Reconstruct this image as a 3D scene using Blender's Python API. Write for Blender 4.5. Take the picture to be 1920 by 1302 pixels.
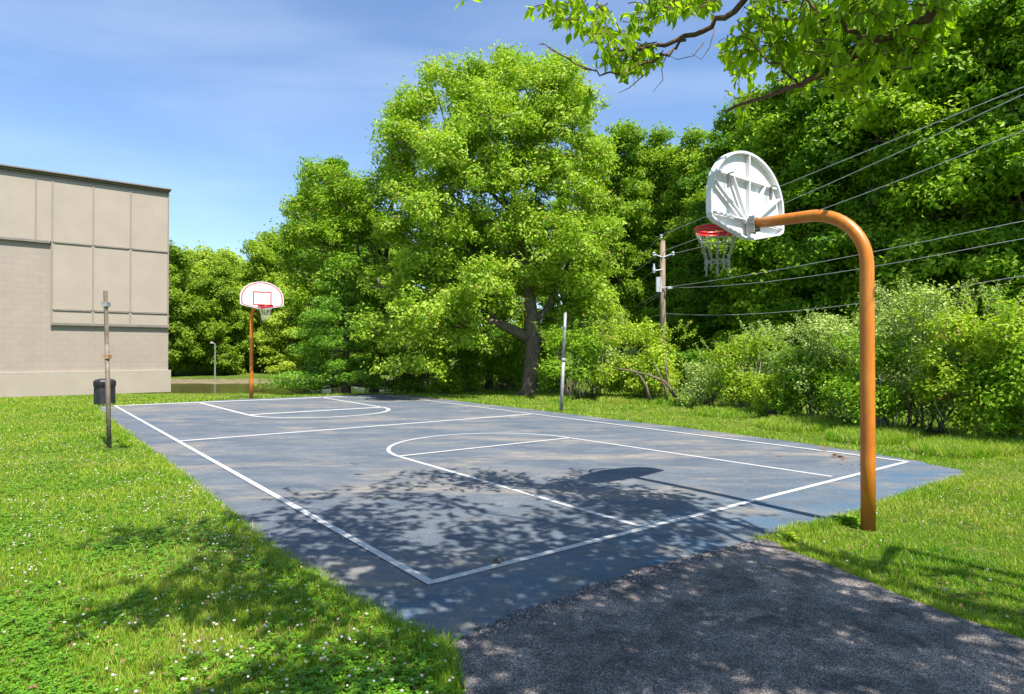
import bpy, math, random
import numpy as np
from mathutils import Vector
SC = bpy.context.scene
R = math.radians
for o in list(bpy.data.objects): bpy.data.objects.remove(o)

# ------------------------------------------------------------------ camera
F_PX, PITCH, CAM_H = 1167.35, 0.0097, 1.558
cam_d = bpy.data.cameras.new('camera'); cam = bpy.data.objects.new('camera', cam_d)
SC.collection.objects.link(cam); SC.camera = cam
cam.location = (0, 0, CAM_H); cam.rotation_euler = (math.pi/2 + PITCH, 0, 0)
cam_d.sensor_width = 36; cam_d.lens = 36*F_PX/1920; cam_d.clip_end = 3000; cam_d.clip_start = 0.05

# ------------------------------------------------------------------ light
SUN_EL = R(59.1); SUN_AZ = np.array([0.563, -0.826])            # horizontal direction towards the sun
w = bpy.data.worlds.new('World'); SC.world = w; w.use_nodes = True
nt = w.node_tree; nt.nodes.clear()
def N(t, k, **kw):
    n = t.nodes.new(k)
    for a, b in kw.items(): setattr(n, a, b)
    return n
wo = N(nt, 'ShaderNodeOutputWorld'); bg = N(nt, 'ShaderNodeBackground'); sky = N(nt, 'ShaderNodeTexSky')
sky.sky_type = 'NISHITA'; sky.sun_disc = False; sky.sun_elevation = SUN_EL
sky.sun_rotation = math.atan2(SUN_AZ[0], SUN_AZ[1]); sky.air_density = 1.0; sky.dust_density = 0.7; sky.ozone_density = 2.2
bg.inputs[1].default_value = 0.112
tc = N(nt, 'ShaderNodeTexCoord'); mp = N(nt, 'ShaderNodeMapping'); mp.inputs['Scale'].default_value = (1.0, 1.6, 5.5)
mp.inputs['Rotation'].default_value = (0.1, 0.15, 0.3)
nz = N(nt, 'ShaderNodeTexNoise'); nz.inputs['Scale'].default_value = 1.3; nz.inputs['Detail'].default_value = 7; nz.inputs['Roughness'].default_value = .52
nz.inputs['Distortion'].default_value = 0.5
cr = N(nt, 'ShaderNodeValToRGB'); cr.color_ramp.elements[0].position = .46; cr.color_ramp.elements[1].position = .95
cr.color_ramp.elements[0].color = (0, 0, 0, 1); cr.color_ramp.elements[1].color = (.30, .30, .30, 1)
mx = N(nt, 'ShaderNodeMix', data_type='RGBA'); mx.inputs[7].default_value = (5.6, 6.0, 7.0, 1)
L = nt.links.new
L(tc.outputs['Generated'], mp.inputs[0]); L(mp.outputs[0], nz.inputs['Vector']); L(nz.outputs[0], cr.inputs[0])
tn = N(nt, 'ShaderNodeMix', data_type='RGBA', blend_type='MULTIPLY'); tn.inputs[0].default_value = 1; tn.inputs[7].default_value = (.86, .94, 1.02, 1)
L(sky.outputs[0], tn.inputs[6]); L(cr.outputs[0], mx.inputs[0]); L(tn.outputs[2], mx.inputs[6]); L(mx.outputs[2], bg.inputs[0]); L(bg.outputs[0], wo.inputs[0])
sl = bpy.data.lights.new('sun', 'SUN'); sl.energy = 4.6; sl.angle = R(0.5); sl.color = (1.0, .95, .86)
so = bpy.data.objects.new('sun', sl); SC.collection.objects.link(so)
sv = Vector((SUN_AZ[0]*math.cos(SUN_EL), SUN_AZ[1]*math.cos(SUN_EL), math.sin(SUN_EL)))
so.rotation_euler = sv.to_track_quat('Z', 'Y').to_euler(); so.location = sv*60
SC.view_settings.view_transform = 'Standard'; SC.view_settings.look = 'None'
SC.view_settings.exposure = 1.0; SC.view_settings.gamma = 1.0
SC.render.engine = 'CYCLES'
SC.cycles.max_bounces = 8; SC.cycles.transparent_max_bounces = 4; SC.cycles.transmission_bounces = 4; SC.cycles.diffuse_bounces = 3

# ------------------------------------------------------------------ helpers
def ray(px, py):
    x = (px-960)/F_PX; u = (651-py)/F_PX
    return np.array([x, math.cos(PITCH)-u*math.sin(PITCH), math.sin(PITCH)+u*math.cos(PITCH)])
def G(px, py, z=0.0):                     # photo pixel -> point on the ground
    d = ray(px, py); t = (z-CAM_H)/d[2]
    return np.array([d[0]*t, d[1]*t, z])
def at(px, py, Y):                        # photo pixel at distance Y in front of the camera
    d = ray(px, py); t = Y/d[1]
    return np.array([d[0]*t, Y, CAM_H+d[2]*t])
TH = 0.6719
U = np.array([math.cos(TH), math.sin(TH), 0]); V = np.array([-math.sin(TH), math.cos(TH), 0])   # along baseline / along court

class MB:
    def __init__(s): s.v = []; s.f = []; s.n = 0
    def add(s, v, f):
        v = np.asarray(v, float).reshape(-1, 3); f = np.asarray(f, int)
        s.v.append(v); s.f.append(f+s.n); s.n += len(v); return s
    def box(s, c, size, ax=None):
        c = np.asarray(c, float); h = np.asarray(size, float)/2
        A = np.eye(3) if ax is None else np.asarray(ax, float)
        co = np.array([[i, j, k] for i in (-1, 1) for j in (-1, 1) for k in (-1, 1)])*h
        return s.add(c+co@A, [[0, 1, 3, 2], [4, 6, 7, 5], [0, 4, 5, 1], [2, 3, 7, 6], [0, 2, 6, 4], [1, 5, 7, 3]])
    def bar(s, a, b, w, t, up=(0, 0, 1)):
        a = np.asarray(a, float); b = np.asarray(b, float); d = b-a; l = np.linalg.norm(d); d /= l
        x = np.cross(d, up); x /= np.linalg.norm(x); y = np.cross(x, d)
        return s.box((a+b)/2, (l, w, t), [d, x, y])
    def tube(s, pts, rad, n=8, closed=False, cap=True):
        P = np.asarray(pts, float); m = len(P); rad = np.broadcast_to(np.asarray(rad, float), (m,))
        if closed: T = np.roll(P, -1, 0)-np.roll(P, 1, 0)
        else:
            T = np.gradient(P, axis=0)
        T /= np.maximum(np.linalg.norm(T, axis=1, keepdims=True), 1e-9)
        r0 = np.array([0, 0, 1.]) if abs(T[0, 2]) < .9 else np.array([1., 0, 0])
        x = np.cross(T[0], r0); x /= np.linalg.norm(x); vs = []
        a = np.arange(n)/n*2*math.pi
        for i in range(m):
            x = x-T[i]*np.dot(x, T[i]); x /= max(np.linalg.norm(x), 1e-9); y = np.cross(T[i], x)
            vs.append(P[i]+rad[i]*(np.cos(a)[:, None]*x+np.sin(a)[:, None]*y))
        vs = np.concatenate(vs); k = np.arange(n); kk = (k+1) % n; fs = []
        for i in range(m if closed else m-1):
            j = (i+1) % m; fs.append(np.stack([i*n+k, i*n+kk, j*n+kk, j*n+k], 1))
        s.add(vs, np.concatenate(fs))
        if cap and not closed:
            s.f.append(np.array([k[::-1]])+s.n-len(vs)); s.f.append(np.array([k+(m-1)*n])+s.n-len(vs))
        return s
    def lathe(s, prof, c=(0, 0, 0), n=16, a0=0, cap=True):
        c = np.asarray(c, float); a = np.arange(n)/n*2*math.pi+a0
        vs = np.concatenate([np.stack([r*np.cos(a), r*np.sin(a), np.full(n, z)], 1) for r, z in prof])+c
        k = np.arange(n); kk = (k+1) % n
        fs = np.concatenate([np.stack([i*n+k, i*n+kk, (i+1)*n+kk, (i+1)*n+k], 1) for i in range(len(prof)-1)])
        s.add(vs, fs)
        if cap: s.f.append(np.array([k[::-1]])+s.n-len(vs)); s.f.append(np.array([k+(len(prof)-1)*n])+s.n-len(vs))
        return s
    def prism(s, outline, fn, t0, t1):
        o = np.asarray(outline, float); n = len(o)
        vs = [fn(p[0], p[1], t0) for p in o]+[fn(p[0], p[1], t1) for p in o]
        k = np.arange(n); kk = (k+1) % n
        s.add(vs, np.stack([k, kk, kk+n, k+n], 1))
        s.f.append(np.array([k[::-1]])+s.n-2*n); s.f.append(np.array([k+n])+s.n-2*n); return s
    def build(s, name, mat, parent=None, smooth=False):
        me = bpy.data.meshes.new(name); v = np.concatenate(s.v).astype(np.float32)
        tot = np.concatenate([np.full(len(f), f.shape[1]) for f in s.f]); idx = np.concatenate([f.ravel() for f in s.f])
        me.vertices.add(len(v)); me.vertices.foreach_set('co', v.ravel())
        me.loops.add(len(idx)); me.loops.foreach_set('vertex_index', idx.astype(np.int32))
        st = np.concatenate([[0], np.cumsum(tot)[:-1]])
        me.polygons.add(len(tot)); me.polygons.foreach_set('loop_start', st.astype(np.int32))
        me.polygons.foreach_set('loop_total', tot.astype(np.int32))
        me.polygons.foreach_set('use_smooth', np.full(len(tot), smooth, bool))
        me.update(calc_edges=True); me.materials.append(mat)
        o = bpy.data.objects.new(name, me); SC.collection.objects.link(o)
        if parent is not None: o.parent = parent
        return o
def tag(o, label=None, cat=None, group=None, kind=None):
    if label: o['label'] = label
    if cat: o['category'] = cat
    if group: o['group'] = group
    if kind: o['kind'] = kind
    return o
def empty(name, loc, rz=0, label=None, cat=None, group=None):
    o = bpy.data.objects.new(name, None); SC.collection.objects.link(o); o.empty_display_size = .2
    o.location = tuple(loc); o.rotation_euler = (0, 0, rz); return tag(o, label, cat, group)
def copy_tree(o, parent=None):
    c = o.copy(); SC.collection.objects.link(c); c.parent = parent
    for ch in list(o.children): copy_tree(ch, c)
    return c

# ------------------------------------------------------------------ materials
def srgb(r, g, b):
    f = lambda c: (c/255/12.92) if c/255 <= .04045 else ((c/255+.055)/1.055)**2.4
    return (f(r), f(g), f(b), 1)
def mat_new(name):
    m = bpy.data.materials.new(name); m.use_nodes = True; t = m.node_tree; t.nodes.clear()
    out = N(t, 'ShaderNodeOutputMaterial'); p = N(t, 'ShaderNodeBsdfPrincipled'); t.links.new(p.outputs[0], out.inputs[0])
    return m, t, p, out
def ramp(t, stops):
    r = N(t, 'ShaderNodeValToRGB'); e = r.color_ramp.elements
    while len(e) < len(stops): e.new(.5)
    for i, (q, c) in enumerate(stops): e[i].position = q; e[i].color = c if len(c) == 4 else (*c, 1)
    return r
def coords(t, scale=(1, 1, 1), rot=(0, 0, 0)):
    c = N(t, 'ShaderNodeTexCoord'); m = N(t, 'ShaderNodeMapping'); m.inputs['Scale'].default_value = scale; m.inputs['Rotation'].default_value = rot
    t.links.new(c.outputs['Object'], m.inputs[0]); return m.outputs[0]
def noise(t, vec, scale, detail=5, rough=.55, dist=0):
    n = N(t, 'ShaderNodeTexNoise'); n.inputs['Scale'].default_value = scale; n.inputs['Detail'].default_value = detail
    n.inputs['Roughness'].default_value = rough; n.inputs['Distortion'].default_value = dist
    t.links.new(vec, n.inputs['Vector']); return n.outputs[0]
def mixc(t, fac, a, b, mode='MIX'):
    m = N(t, 'ShaderNodeMix', data_type='RGBA', blend_type=mode)
    for sk, v in ((0, fac), (6, a), (7, b)):
        if isinstance(v, bpy.types.NodeSocket): t.links.new(v, m.inputs[sk])
        elif sk == 0: m.inputs[0].default_value = v
        else: m.inputs[sk].default_value = v if len(v) == 4 else (*v, 1)
    return m.outputs[2]
def bump(t, p, h, strength=.3, dist=.01):
    b = N(t, 'ShaderNodeBump'); b.inputs['Strength'].default_value = strength; b.inputs['Distance'].default_value = dist
    t.links.new(h, b.inputs['Height']); t.links.new(b.outputs[0], p.inputs['Normal'])
def paint(name, c1, c2, rough=.5, scale=4, metal=0, bmp=.15, bs=120, lo=.35, hi=.7):
    m, t, p, o = mat_new(name); v = coords(t)
    r = ramp(t, [(lo, c1), (hi, c2)]); t.links.new(noise(t, v, scale, 6, .6), r.inputs[0]); t.links.new(r.outputs[0], p.inputs['Base Color'])
    p.inputs['Roughness'].default_value = rough; p.inputs['Metallic'].default_value = metal
    bump(t, p, noise(t, v, bs, 3), bmp, .003); return m
def leafmat(name, cols, trans=.42, rough=.5, spec=.3, obj_var=.25, tint=None, yell=None):
    """cols: dark, mid, light; varied leaf by leaf, clump by clump and tree by tree"""
    m, t, p, out = mat_new(name)
    g = N(t, 'ShaderNodeNewGeometry'); oi = N(t, 'ShaderNodeObjectInfo'); v = coords(t)
    n1 = noise(t, v, .9, 3, .6)
    a = N(t, 'ShaderNodeMath', operation='MULTIPLY_ADD'); t.links.new(g.outputs['Random Per Island'], a.inputs[0]); a.inputs[1].default_value = .55
    b = N(t, 'ShaderNodeMath', operation='MULTIPLY_ADD'); t.links.new(n1, b.inputs[0]); b.inputs[1].default_value = .9
    c = N(t, 'ShaderNodeMath', operation='MULTIPLY_ADD'); t.links.new(oi.outputs['Random'], c.inputs[0]); c.inputs[1].default_value = obj_var; c.inputs[2].default_value = -.22-obj_var/2
    t.links.new(c.outputs[0], b.inputs[2]); t.links.new(b.outputs[0], a.inputs[2])
    r = ramp(t, [(.05, cols[0]), (.5, cols[1]), (.95, cols[2])]); t.links.new(a.outputs[0], r.inputs[0]); col = r.outputs[0]
    if tint:   # a few leaves of another colour (reddish young tips)
        lt = N(t, 'ShaderNodeMath', operation='GREATER_THAN'); lt.inputs[1].default_value = 1-tint[1]
        wn = N(t, 'ShaderNodeTexWhiteNoise', noise_dimensions='1D'); t.links.new(g.outputs['Random Per Island'], wn.inputs['W'])
        t.links.new(wn.outputs[0], lt.inputs[0]); col = mixc(t, lt.outputs[0], col, tint[0])
    t.links.new(col, p.inputs['Base Color']); p.inputs['Roughness'].default_value = rough
    p.inputs['Specular IOR Level'].default_value = spec
    tr = N(t, 'ShaderNodeBsdfTranslucent'); tcol = mixc(t, 1.0, col, (1.15, 1.25, .45, 1), 'MULTIPLY'); t.links.new(tcol, tr.inputs[0])
    ms = N(t, 'ShaderNodeMixShader'); ms.inputs[0].default_value = trans
    t.links.new(p.outputs[0], ms.inputs[1]); t.links.new(tr.outputs[0], ms.inputs[2]); t.links.new(ms.outputs[0], out.inputs[0])
    return m
M = {}
M['leaf_oak'] = leafmat('oak_leaf', [(.11, .21, .008), (.27, .43, .014), (.56, .66, .12)], tint=((.40, .27, .07, 1), .03))
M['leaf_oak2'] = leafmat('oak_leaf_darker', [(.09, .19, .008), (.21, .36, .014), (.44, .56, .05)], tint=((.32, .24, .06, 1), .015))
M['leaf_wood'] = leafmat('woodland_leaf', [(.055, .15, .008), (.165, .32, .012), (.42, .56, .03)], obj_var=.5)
M['leaf_far'] = leafmat('far_leaf', [(.14, .24, .015), (.32, .45, .025), (.55, .62, .09)], obj_var=.6)
M['leaf_silver'] = leafmat('silvery_leaf', [(.15, .26, .03), (.36, .48, .10), (.64, .70, .28)], rough=.5, trans=.25, obj_var=.3)
M['leaf_yellow'] = leafmat('yellow_green_leaf', [(.16, .29, .01), (.35, .49, .02), (.56, .65, .08)], tint=((.5, .3, .12, 1), .05))
M['leaf_shrub'] = leafmat('shrub_leaf', [(.10, .22, .01), (.26, .44, .018), (.50, .64, .06)])
M['leaf_over'] = leafmat('broad_leaf', [(.20, .34, .01), (.32, .48, .015), (.48, .62, .04)], trans=.62, rough=.4)
M['needle'] = leafmat('pine_needle', [(.07, .18, .012), (.18, .37, .025), (.40, .58, .08)], trans=.2, rough=.5)
def barkmat(name, c1, c2, s=14):
    m, t, p, o = mat_new(name); v = coords(t, (1, 1, .25))
    n = noise(t, v, s, 8, .7); r = ramp(t, [(.3, c1), (.7, c2)]); t.links.new(n, r.inputs[0]); t.links.new(r.outputs[0], p.inputs['Base Color'])
    p.inputs['Roughness'].default_value = .9; bump(t, p, n, .9, .04); return m
M['bark'] = barkmat('grey_brown_bark', (.06, .045, .032, 1), (.26, .205, .15, 1))
M['bark_red'] = barkmat('reddish_bark', (.06, .035, .025, 1), (.27, .16, .10, 1), 30)
M['bark_pale'] = barkmat('pale_bark', (.2, .17, .13, 1), (.5, .45, .38, 1))

# ground
def ground_mat():
    m, t, p, o = mat_new('lawn_soil'); v = coords(t)
    a = ramp(t, [(.3, (.055, .10, .012)), (.5, (.10, .16, .02)), (.72, (.19, .20, .05))]); t.links.new(noise(t, v, .55, 6, .6), a.inputs[0])
    b = ramp(t, [(.35, (.5, .5, .5)), (.65, (1.25, 1.25, 1.25))]); t.links.new(noise(t, v, 22, 5, .7), b.inputs[0])
    c = mixc(t, 1.0, a.outputs[0], b.outputs[0], 'MULTIPLY')
    t.links.new(c, p.inputs['Base Color']); p.inputs['Roughness'].default_value = 1; p.inputs['Specular IOR Level'].default_value = .1
    bump(t, p, noise(t, v, 30, 5, .7), .8, .04); return m
M['ground'] = ground_mat()
def court_mat():
    m, t, p, o = mat_new('blue_court_coating'); v = coords(t); vs = coords(t, (.35, 1.0, 1), (0, 0, -TH))
    base = ramp(t, [(.30, (.054, .076, .108)), (.5, (.098, .118, .143)), (.72, (.168, .178, .19))]); t.links.new(noise(t, vs, 1.9, 12, .78, .4), base.inputs[0])
    fine = ramp(t, [(.3, (.58, .60, .64)), (.7, (1.45, 1.42, 1.4))]); t.links.new(noise(t, v, 60, 6, .8), fine.inputs[0])
    c = mixc(t, 1.0, base.outputs[0], fine.outputs[0], 'MULTIPLY')
    # worn pale flecks
    fl = ramp(t, [(.56, (0, 0, 0)), (.70, (.6, .6, .6))]); t.links.new(noise(t, vs, 9, 9, .8), fl.inputs[0])
    c = mixc(t, fl.outputs[0], c, (.25, .25, .25, 1))
    wf = ramp(t, [(.655, (0, 0, 0)), (.69, (.8, .8, .8))]); t.links.new(noise(t, coords(t, (.5, 1, 1), (0, 0, -TH)), 24, 8, .7), wf.inputs[0]); c = mixc(t, wf.outputs[0], c, (.36, .35, .33, 1))
    # sandy dust patches
    d = ramp(t, [(.49, (0, 0, 0)), (.63, (.85, .85, .85))]); t.links.new(noise(t, vs, .8, 10, .72, .8), d.inputs[0])
    d2 = ramp(t, [(.38, (.12, .12, .12)), (.6, (1, 1, 1))]); t.links.new(noise(t, vs, 9, 9, .8), d2.inputs[0])
    dd = mixc(t, 1.0, d.outputs[0], d2.outputs[0], 'MULTIPLY')
    c = mixc(t, dd, c, (.30, .25, .19, 1))
    # long scuffs and cracks
    sc = ramp(t, [(.485, (0, 0, 0)), (.5, (.55, .55, .55)), (.515, (0, 0, 0))]); t.links.new(noise(t, vs, .55, 4, .6, 1.2), sc.inputs[0])
    sm = mixc(t, 1.0, sc.outputs[0], fl.outputs[0], 'MULTIPLY'); c = mixc(t, sm, c, (.4, .39, .37, 1))
    # deeper blue, fresher coating towards the near edge strip (distance along the court)
    sep = N(t, 'ShaderNodeSeparateXYZ'); t.links.new(coords(t, (1, 1, 1), (0, 0, -TH)), sep.inputs[0])
    mr = N(t, 'ShaderNodeMapRange'); t.links.new(sep.outputs['Y'], mr.inputs[0])
    a0 = float(np.dot(G(806, 1098), V)); mr.inputs[1].default_value = a0+.55; mr.inputs[2].default_value = a0-.95; mr.inputs[3].default_value = 0; mr.inputs[4].default_value = 1
    fr = ramp(t, [(.42, (0, 0, 0)), (.6, (1, 1, 1))]); t.links.new(noise(t, v, 2.2, 6, .6), fr.inputs[0])
    mm = mixc(t, 1.0, mr.outputs[0], fr.outputs[0], 'MULTIPLY'); c = mixc(t, mm, c, mixc(t, 1.0, (.062, .125, .195, 1), fine.outputs[0], 'MULTIPLY'))
    t.links.new(c, p.inputs['Base Color']); p.inputs['Roughness'].default_value = .82; p.inputs['Specular IOR Level'].default_value = .3
    bump(t, p, noise(t, v, 160, 4, .7), .5, .006); return m
M['court'] = court_mat()
def drive_mat():
    m, t, p, o = mat_new('fresh_asphalt'); v = coords(t)
    vo = N(t, 'ShaderNodeTexVoronoi'); vo.inputs['Scale'].default_value = 190; t.links.new(v, vo.inputs['Vector'])
    a = ramp(t, [(0, (.036, .033, .036)), (.5, (.115, .106, .110)), (1, (.36, .335, .335))])
    sp = N(t, 'ShaderNodeSeparateColor'); t.links.new(vo.outputs['Color'], sp.inputs[0]); t.links.new(sp.outputs[0], a.inputs[0])
    b = ramp(t, [(.36, (.38, .38, .40)), (.64, (1.65, 1.56, 1.5))]); t.links.new(noise(t, v, 3.2, 8, .7), b.inputs[0])
    c = mixc(t, 1.0, a.outputs[0], b.outputs[0], 'MULTIPLY')
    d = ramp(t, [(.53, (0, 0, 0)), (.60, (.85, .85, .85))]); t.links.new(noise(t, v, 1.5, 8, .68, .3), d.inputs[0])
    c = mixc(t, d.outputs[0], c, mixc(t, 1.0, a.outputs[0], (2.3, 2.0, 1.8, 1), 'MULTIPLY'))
    t.links.new(c, p.inputs['Base Color']); p.inputs['Roughness'].default_value = .75
    h = N(t, 'ShaderNodeMath', operation='ADD'); t.links.new(sp.outputs[1], h.inputs[0]); t.links.new(noise(t, v, 90, 5, .8), h.inputs[1])
    bump(t, p, h.outputs[0], 1.0, .012); return m
M['drive'] = drive_mat()
def line_mat():
    m, t, p, o = mat_new('worn_line_paint'); v = coords(t)
    r = ramp(t, [(.3, (.17, .19, .22)), (.47, (.50, .49, .48))]); t.links.new(noise(t, v, 26, 8, .75), r.inputs[0])
    t.links.new(r.outputs[0], p.inputs['Base Color']); p.inputs['Roughness'].default_value = .7; bump(t, p, noise(t, v, 160, 4), .4, .004); return m
M['line'] = line_mat()
M['white'] = paint('white_enamel', (.70, .70, .745, 1), (.78, .78, .82, 1), .35, 6)
M['red'] = paint('red_enamel', (.55, .01, .012, 1), (.72, .03, .02, 1), .35, 9)
M['redline'] = paint('red_line_paint', (.45, .04, .02, 1), (.55, .07, .04, 1), .5, 9)
def orange_mat():
    m, t, p, o = mat_new('faded_orange_paint'); v = coords(t, (1, 1, .5)); v2 = coords(t)
    r = ramp(t, [(.3, (.50, .135, .014)), (.5, (.64, .20, .014)), (.72, (.68, .27, .045))]); t.links.new(noise(t, v, 3.5, 7, .65), r.inputs[0])
    f = ramp(t, [(.35, (.82, .82, .82)), (.65, (1.1, 1.1, 1.1))]); t.links.new(noise(t, v2, 170, 4, .7), f.inputs[0])
    c = mixc(t, 1.0, r.outputs[0], f.outputs[0], 'MULTIPLY')
    ch = ramp(t, [(.70, (0, 0, 0)), (.72, (1, 1, 1))]); t.links.new(noise(t, v2, 18, 4, .6), ch.inputs[0]); c = mixc(t, ch.outputs[0], c, (.16, .09, .06, 1))
    sz = N(t, 'ShaderNodeSeparateXYZ'); t.links.new(v2, sz.inputs[0]); mz = N(t, 'ShaderNodeMapRange'); t.links.new(sz.outputs['Z'], mz.inputs[0]); mz.inputs[1].default_value = .32; mz.inputs[2].default_value = 0
    sk = ramp(t, [(.4, (0, 0, 0)), (.62, (.8, .8, .8))]); t.links.new(noise(t, coords(t, (9, 9, 1.2)), 3, 6, .7), sk.inputs[0]); c = mixc(t, mixc(t, 1.0, mz.outputs[0], (.75, .75, .75, 1), 'MULTIPLY'), c, (.15, .075, .035, 1))
    c = mixc(t, mixc(t, 1.0, sk.outputs[0], (.38, .38, .38, 1), 'MULTIPLY'), c, (.24, .085, .03, 1))
    t.links.new(c, p.inputs['Base Color']); p.inputs['Roughness'].default_value = .36; bump(t, p, noise(t, v2, 220, 3), .35, .003); return m
M['orange'] = orange_mat()
M['galv'] = paint('galvanised_steel', (.24, .24, .235, 1), (.40, .40, .385, 1), .5, 7, .3)
M['rustpole'] = paint('weathered_steel', (.14, .105, .07, 1), (.25, .20, .15, 1), .65, 9, .1)
M['rust'] = paint('rusty_steel', (.25, .12, .05, 1), (.42, .26, .12, 1), .8, 20)
M['chain'] = paint('chain_steel', (.38, .36, .32, 1), (.56, .53, .48, 1), .5, 20, .2)
M['black'] = paint('black_plastic', (.016, .015, .019, 1), (.032, .031, .036, 1), .45, 9)
M['grey'] = paint('grey_housing', (.38, .42, .46, 1), (.5, .54, .58, 1), .5, 6)
M['wire'] = paint('weathered_cable', (.34, .35, .36, 1), (.50, .51, .52, 1), .5, 3, .2)
M['wood'] = barkmat('weathered_pole_wood', (.16, .11, .075, 1), (.36, .28, .2, 1), 8)
M['petal'] = paint('clover_petal', (.42, .38, .32, 1), (.58, .55, .50, 1), .8, 30)
M['stem'] = paint('clover_stem', (.12, .2, .05, 1), (.18, .28, .08, 1), .8, 30)
M['clover'] = leafmat('clover_leaf', [(.07, .21, .012), (.15, .34, .016), (.27, .44, .03)], trans=.3)
M['dead'] = paint('dry_leaf', (.12, .06, .03, 1), (.3, .17, .09, 1), .9, 30)
M['pebble'] = paint('pale_stone', (.4, .39, .37, 1), (.6, .58, .55, 1), .9, 30)
def grass_mat():
    m, t, p, out = mat_new('grass_blade'); g = N(t, 'ShaderNodeNewGeometry'); v = coords(t)
    a = N(t, 'ShaderNodeMath', operation='MULTIPLY_ADD'); t.links.new(g.outputs['Random Per Island'], a.inputs[0]); a.inputs[1].default_value = .5
    b = N(t, 'ShaderNodeMath', operation='MULTIPLY_ADD'); t.links.new(noise(t, v, .75, 6, .65), b.inputs[0]); b.inputs[1].default_value = 1.2; b.inputs[2].default_value = -.36
    t.links.new(b.outputs[0], a.inputs[2])
    r = ramp(t, [(.05, (.055, .21, .01)), (.33, (.16, .34, .012)), (.58, (.33, .45, .025)), (.86, (.50, .47, .12)), (.98, (.50, .38, .17))]); t.links.new(a.outputs[0], r.inputs[0])
    wn = N(t, 'ShaderNodeTexWhiteNoise', noise_dimensions='1D'); t.links.new(g.outputs['Random Per Island'], wn.inputs['W'])
    lt = N(t, 'ShaderNodeMath', operation='GREATER_THAN'); lt.inputs[1].default_value = .95; t.links.new(wn.outputs[0], lt.inputs[0])
    col = mixc(t, lt.outputs[0], r.outputs[0], (.52, .40, .2, 1))
    t.links.new(col, p.inputs['Base Color']); p.inputs['Roughness'].default_value = .5; p.inputs['Specular IOR Level'].default_value = .35
    tr = N(t, 'ShaderNodeBsdfTranslucent'); t.links.new(mixc(t, 1.0, col, (1.1, 1.2, .5, 1), 'MULTIPLY'), tr.inputs[0])
    ms = N(t, 'ShaderNodeMixShader'); ms.inputs[0].default_value = .4
    t.links.new(p.outputs[0], ms.inputs[1]); t.links.new(tr.outputs[0], ms.inputs[2]); t.links.new(ms.outputs[0], out.inputs[0]); return m
M['grass'] = grass_mat()
def water_mat():
    m, t, p, o = mat_new('pond_water'); v = coords(t)
    p.inputs['Base Color'].default_value = (.085, .085, .025, 1); p.inputs['Roughness'].default_value = .16; p.inputs['Specular IOR Level'].default_value = .3
    bump(t, p, noise(t, v, 6, 3), .08, .02); return m
M['water'] = water_mat()
def wall_mat(block=True):
    m, t, p, o = mat_new('painted_block' if block else 'painted_panel'); v = coords(t)
    a = ramp(t, [(.3, (.30, .25, .205)), (.7, (.34, .284, .235))] if block else [(.3, (.32, .27, .218)), (.7, (.36, .305, .245))]); t.links.new(noise(t, v, 1.2, 6, .6), a.inputs[0]); col = a.outputs[0]
    f = ramp(t, [(.3, (.93, .93, .93)), (.7, (1.05, 1.05, 1.05))]); t.links.new(noise(t, v, 35, 5, .7), f.inputs[0]); col = mixc(t, 1.0, col, f.outputs[0], 'MULTIPLY')
    st = ramp(t, [(.58, (0, 0, 0)), (.8, (.35, .35, .35))]); t.links.new(noise(t, coords(t, (1.2, 1, .25)), 1.4, 6, .7), st.inputs[0]); col = mixc(t, st.outputs[0], col, (.27, .22, .18, 1))
    if block:
        sw = N(t, 'ShaderNodeMapping'); sw.inputs['Rotation'].default_value = (math.pi/2, 0, 0); t.links.new(v, sw.inputs[0])
        b = N(t, 'ShaderNodeTexBrick'); t.links.new(sw.outputs[0], b.inputs['Vector']); b.inputs['Scale'].default_value = 1
        b.inputs['Brick Width'].default_value = .41; b.inputs['Row Height'].default_value = .205; b.inputs['Mortar Size'].default_value = .007
        b.inputs['Color1'].default_value = (1, 1, 1, 1); b.inputs['Color2'].default_value = (.955, .95, .945, 1); b.inputs['Mortar'].default_value = (.84, .83, .82, 1)
        col = mixc(t, 1.0, col, b.outputs[0], 'MULTIPLY'); bump(t, p, b.outputs[0], .5, .01)
    else: bump(t, p, noise(t, v, 120, 4), .2, .004)
    t.links.new(col, p.inputs['Base Color']); p.inputs['Roughness'].default_value = .8; return m
M['block'] = wall_mat(True); M['panel'] = wall_mat(False)
M['trim'] = paint('dark_trim', (.16, .135, .12, 1), (.21, .18, .16, 1), .6, 5)
M['seam'] = paint('taupe_batten', (.22, .19, .16, 1), (.26, .225, .19, 1), .7, 5)

# ------------------------------------------------------------------ terrain
LA, LB = np.array([16.5, 17.5]), np.array([11.5, 42.0])            # foot of the wooded bank on the right
ld = (LB-LA)/np.linalg.norm(LB-LA); ln = np.array([ld[1], -ld[0]])
def sstep(a, b, x): t = np.clip((x-a)/(b-a), 0, 1); return t*t*(3-2*t)
def hgt(x, y):
    x = np.asarray(x, float); y = np.asarray(y, float)
    d = (x-LA[0])*ln[0]+(y-LA[1])*ln[1]
    z = .28*np.maximum(d-1, 0)*(y > -200)
    z = np.minimum(z, 14)
    back = sstep(40, 110, y)*5.0*(1-sstep(0, 20, d)*.4)
    pond = sstep(-70, -60, x)*(1-sstep(-6.5, -3.5, x))*sstep(24.0, 25.6, y)*(1-sstep(36.5, 40.5, y))
    beyond = -.15*sstep(36, 40, y)*(1-sstep(-3, 4, x))
    return z+back-.62*pond+beyond
gx = np.concatenate([np.linspace(-900, -75, 14), np.linspace(-70, 60, 261), np.linspace(66, 900, 14)])
gy = np.concatenate([np.linspace(-600, -12, 10), np.linspace(-10, 80, 226), np.linspace(84, 1500, 20)])
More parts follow.
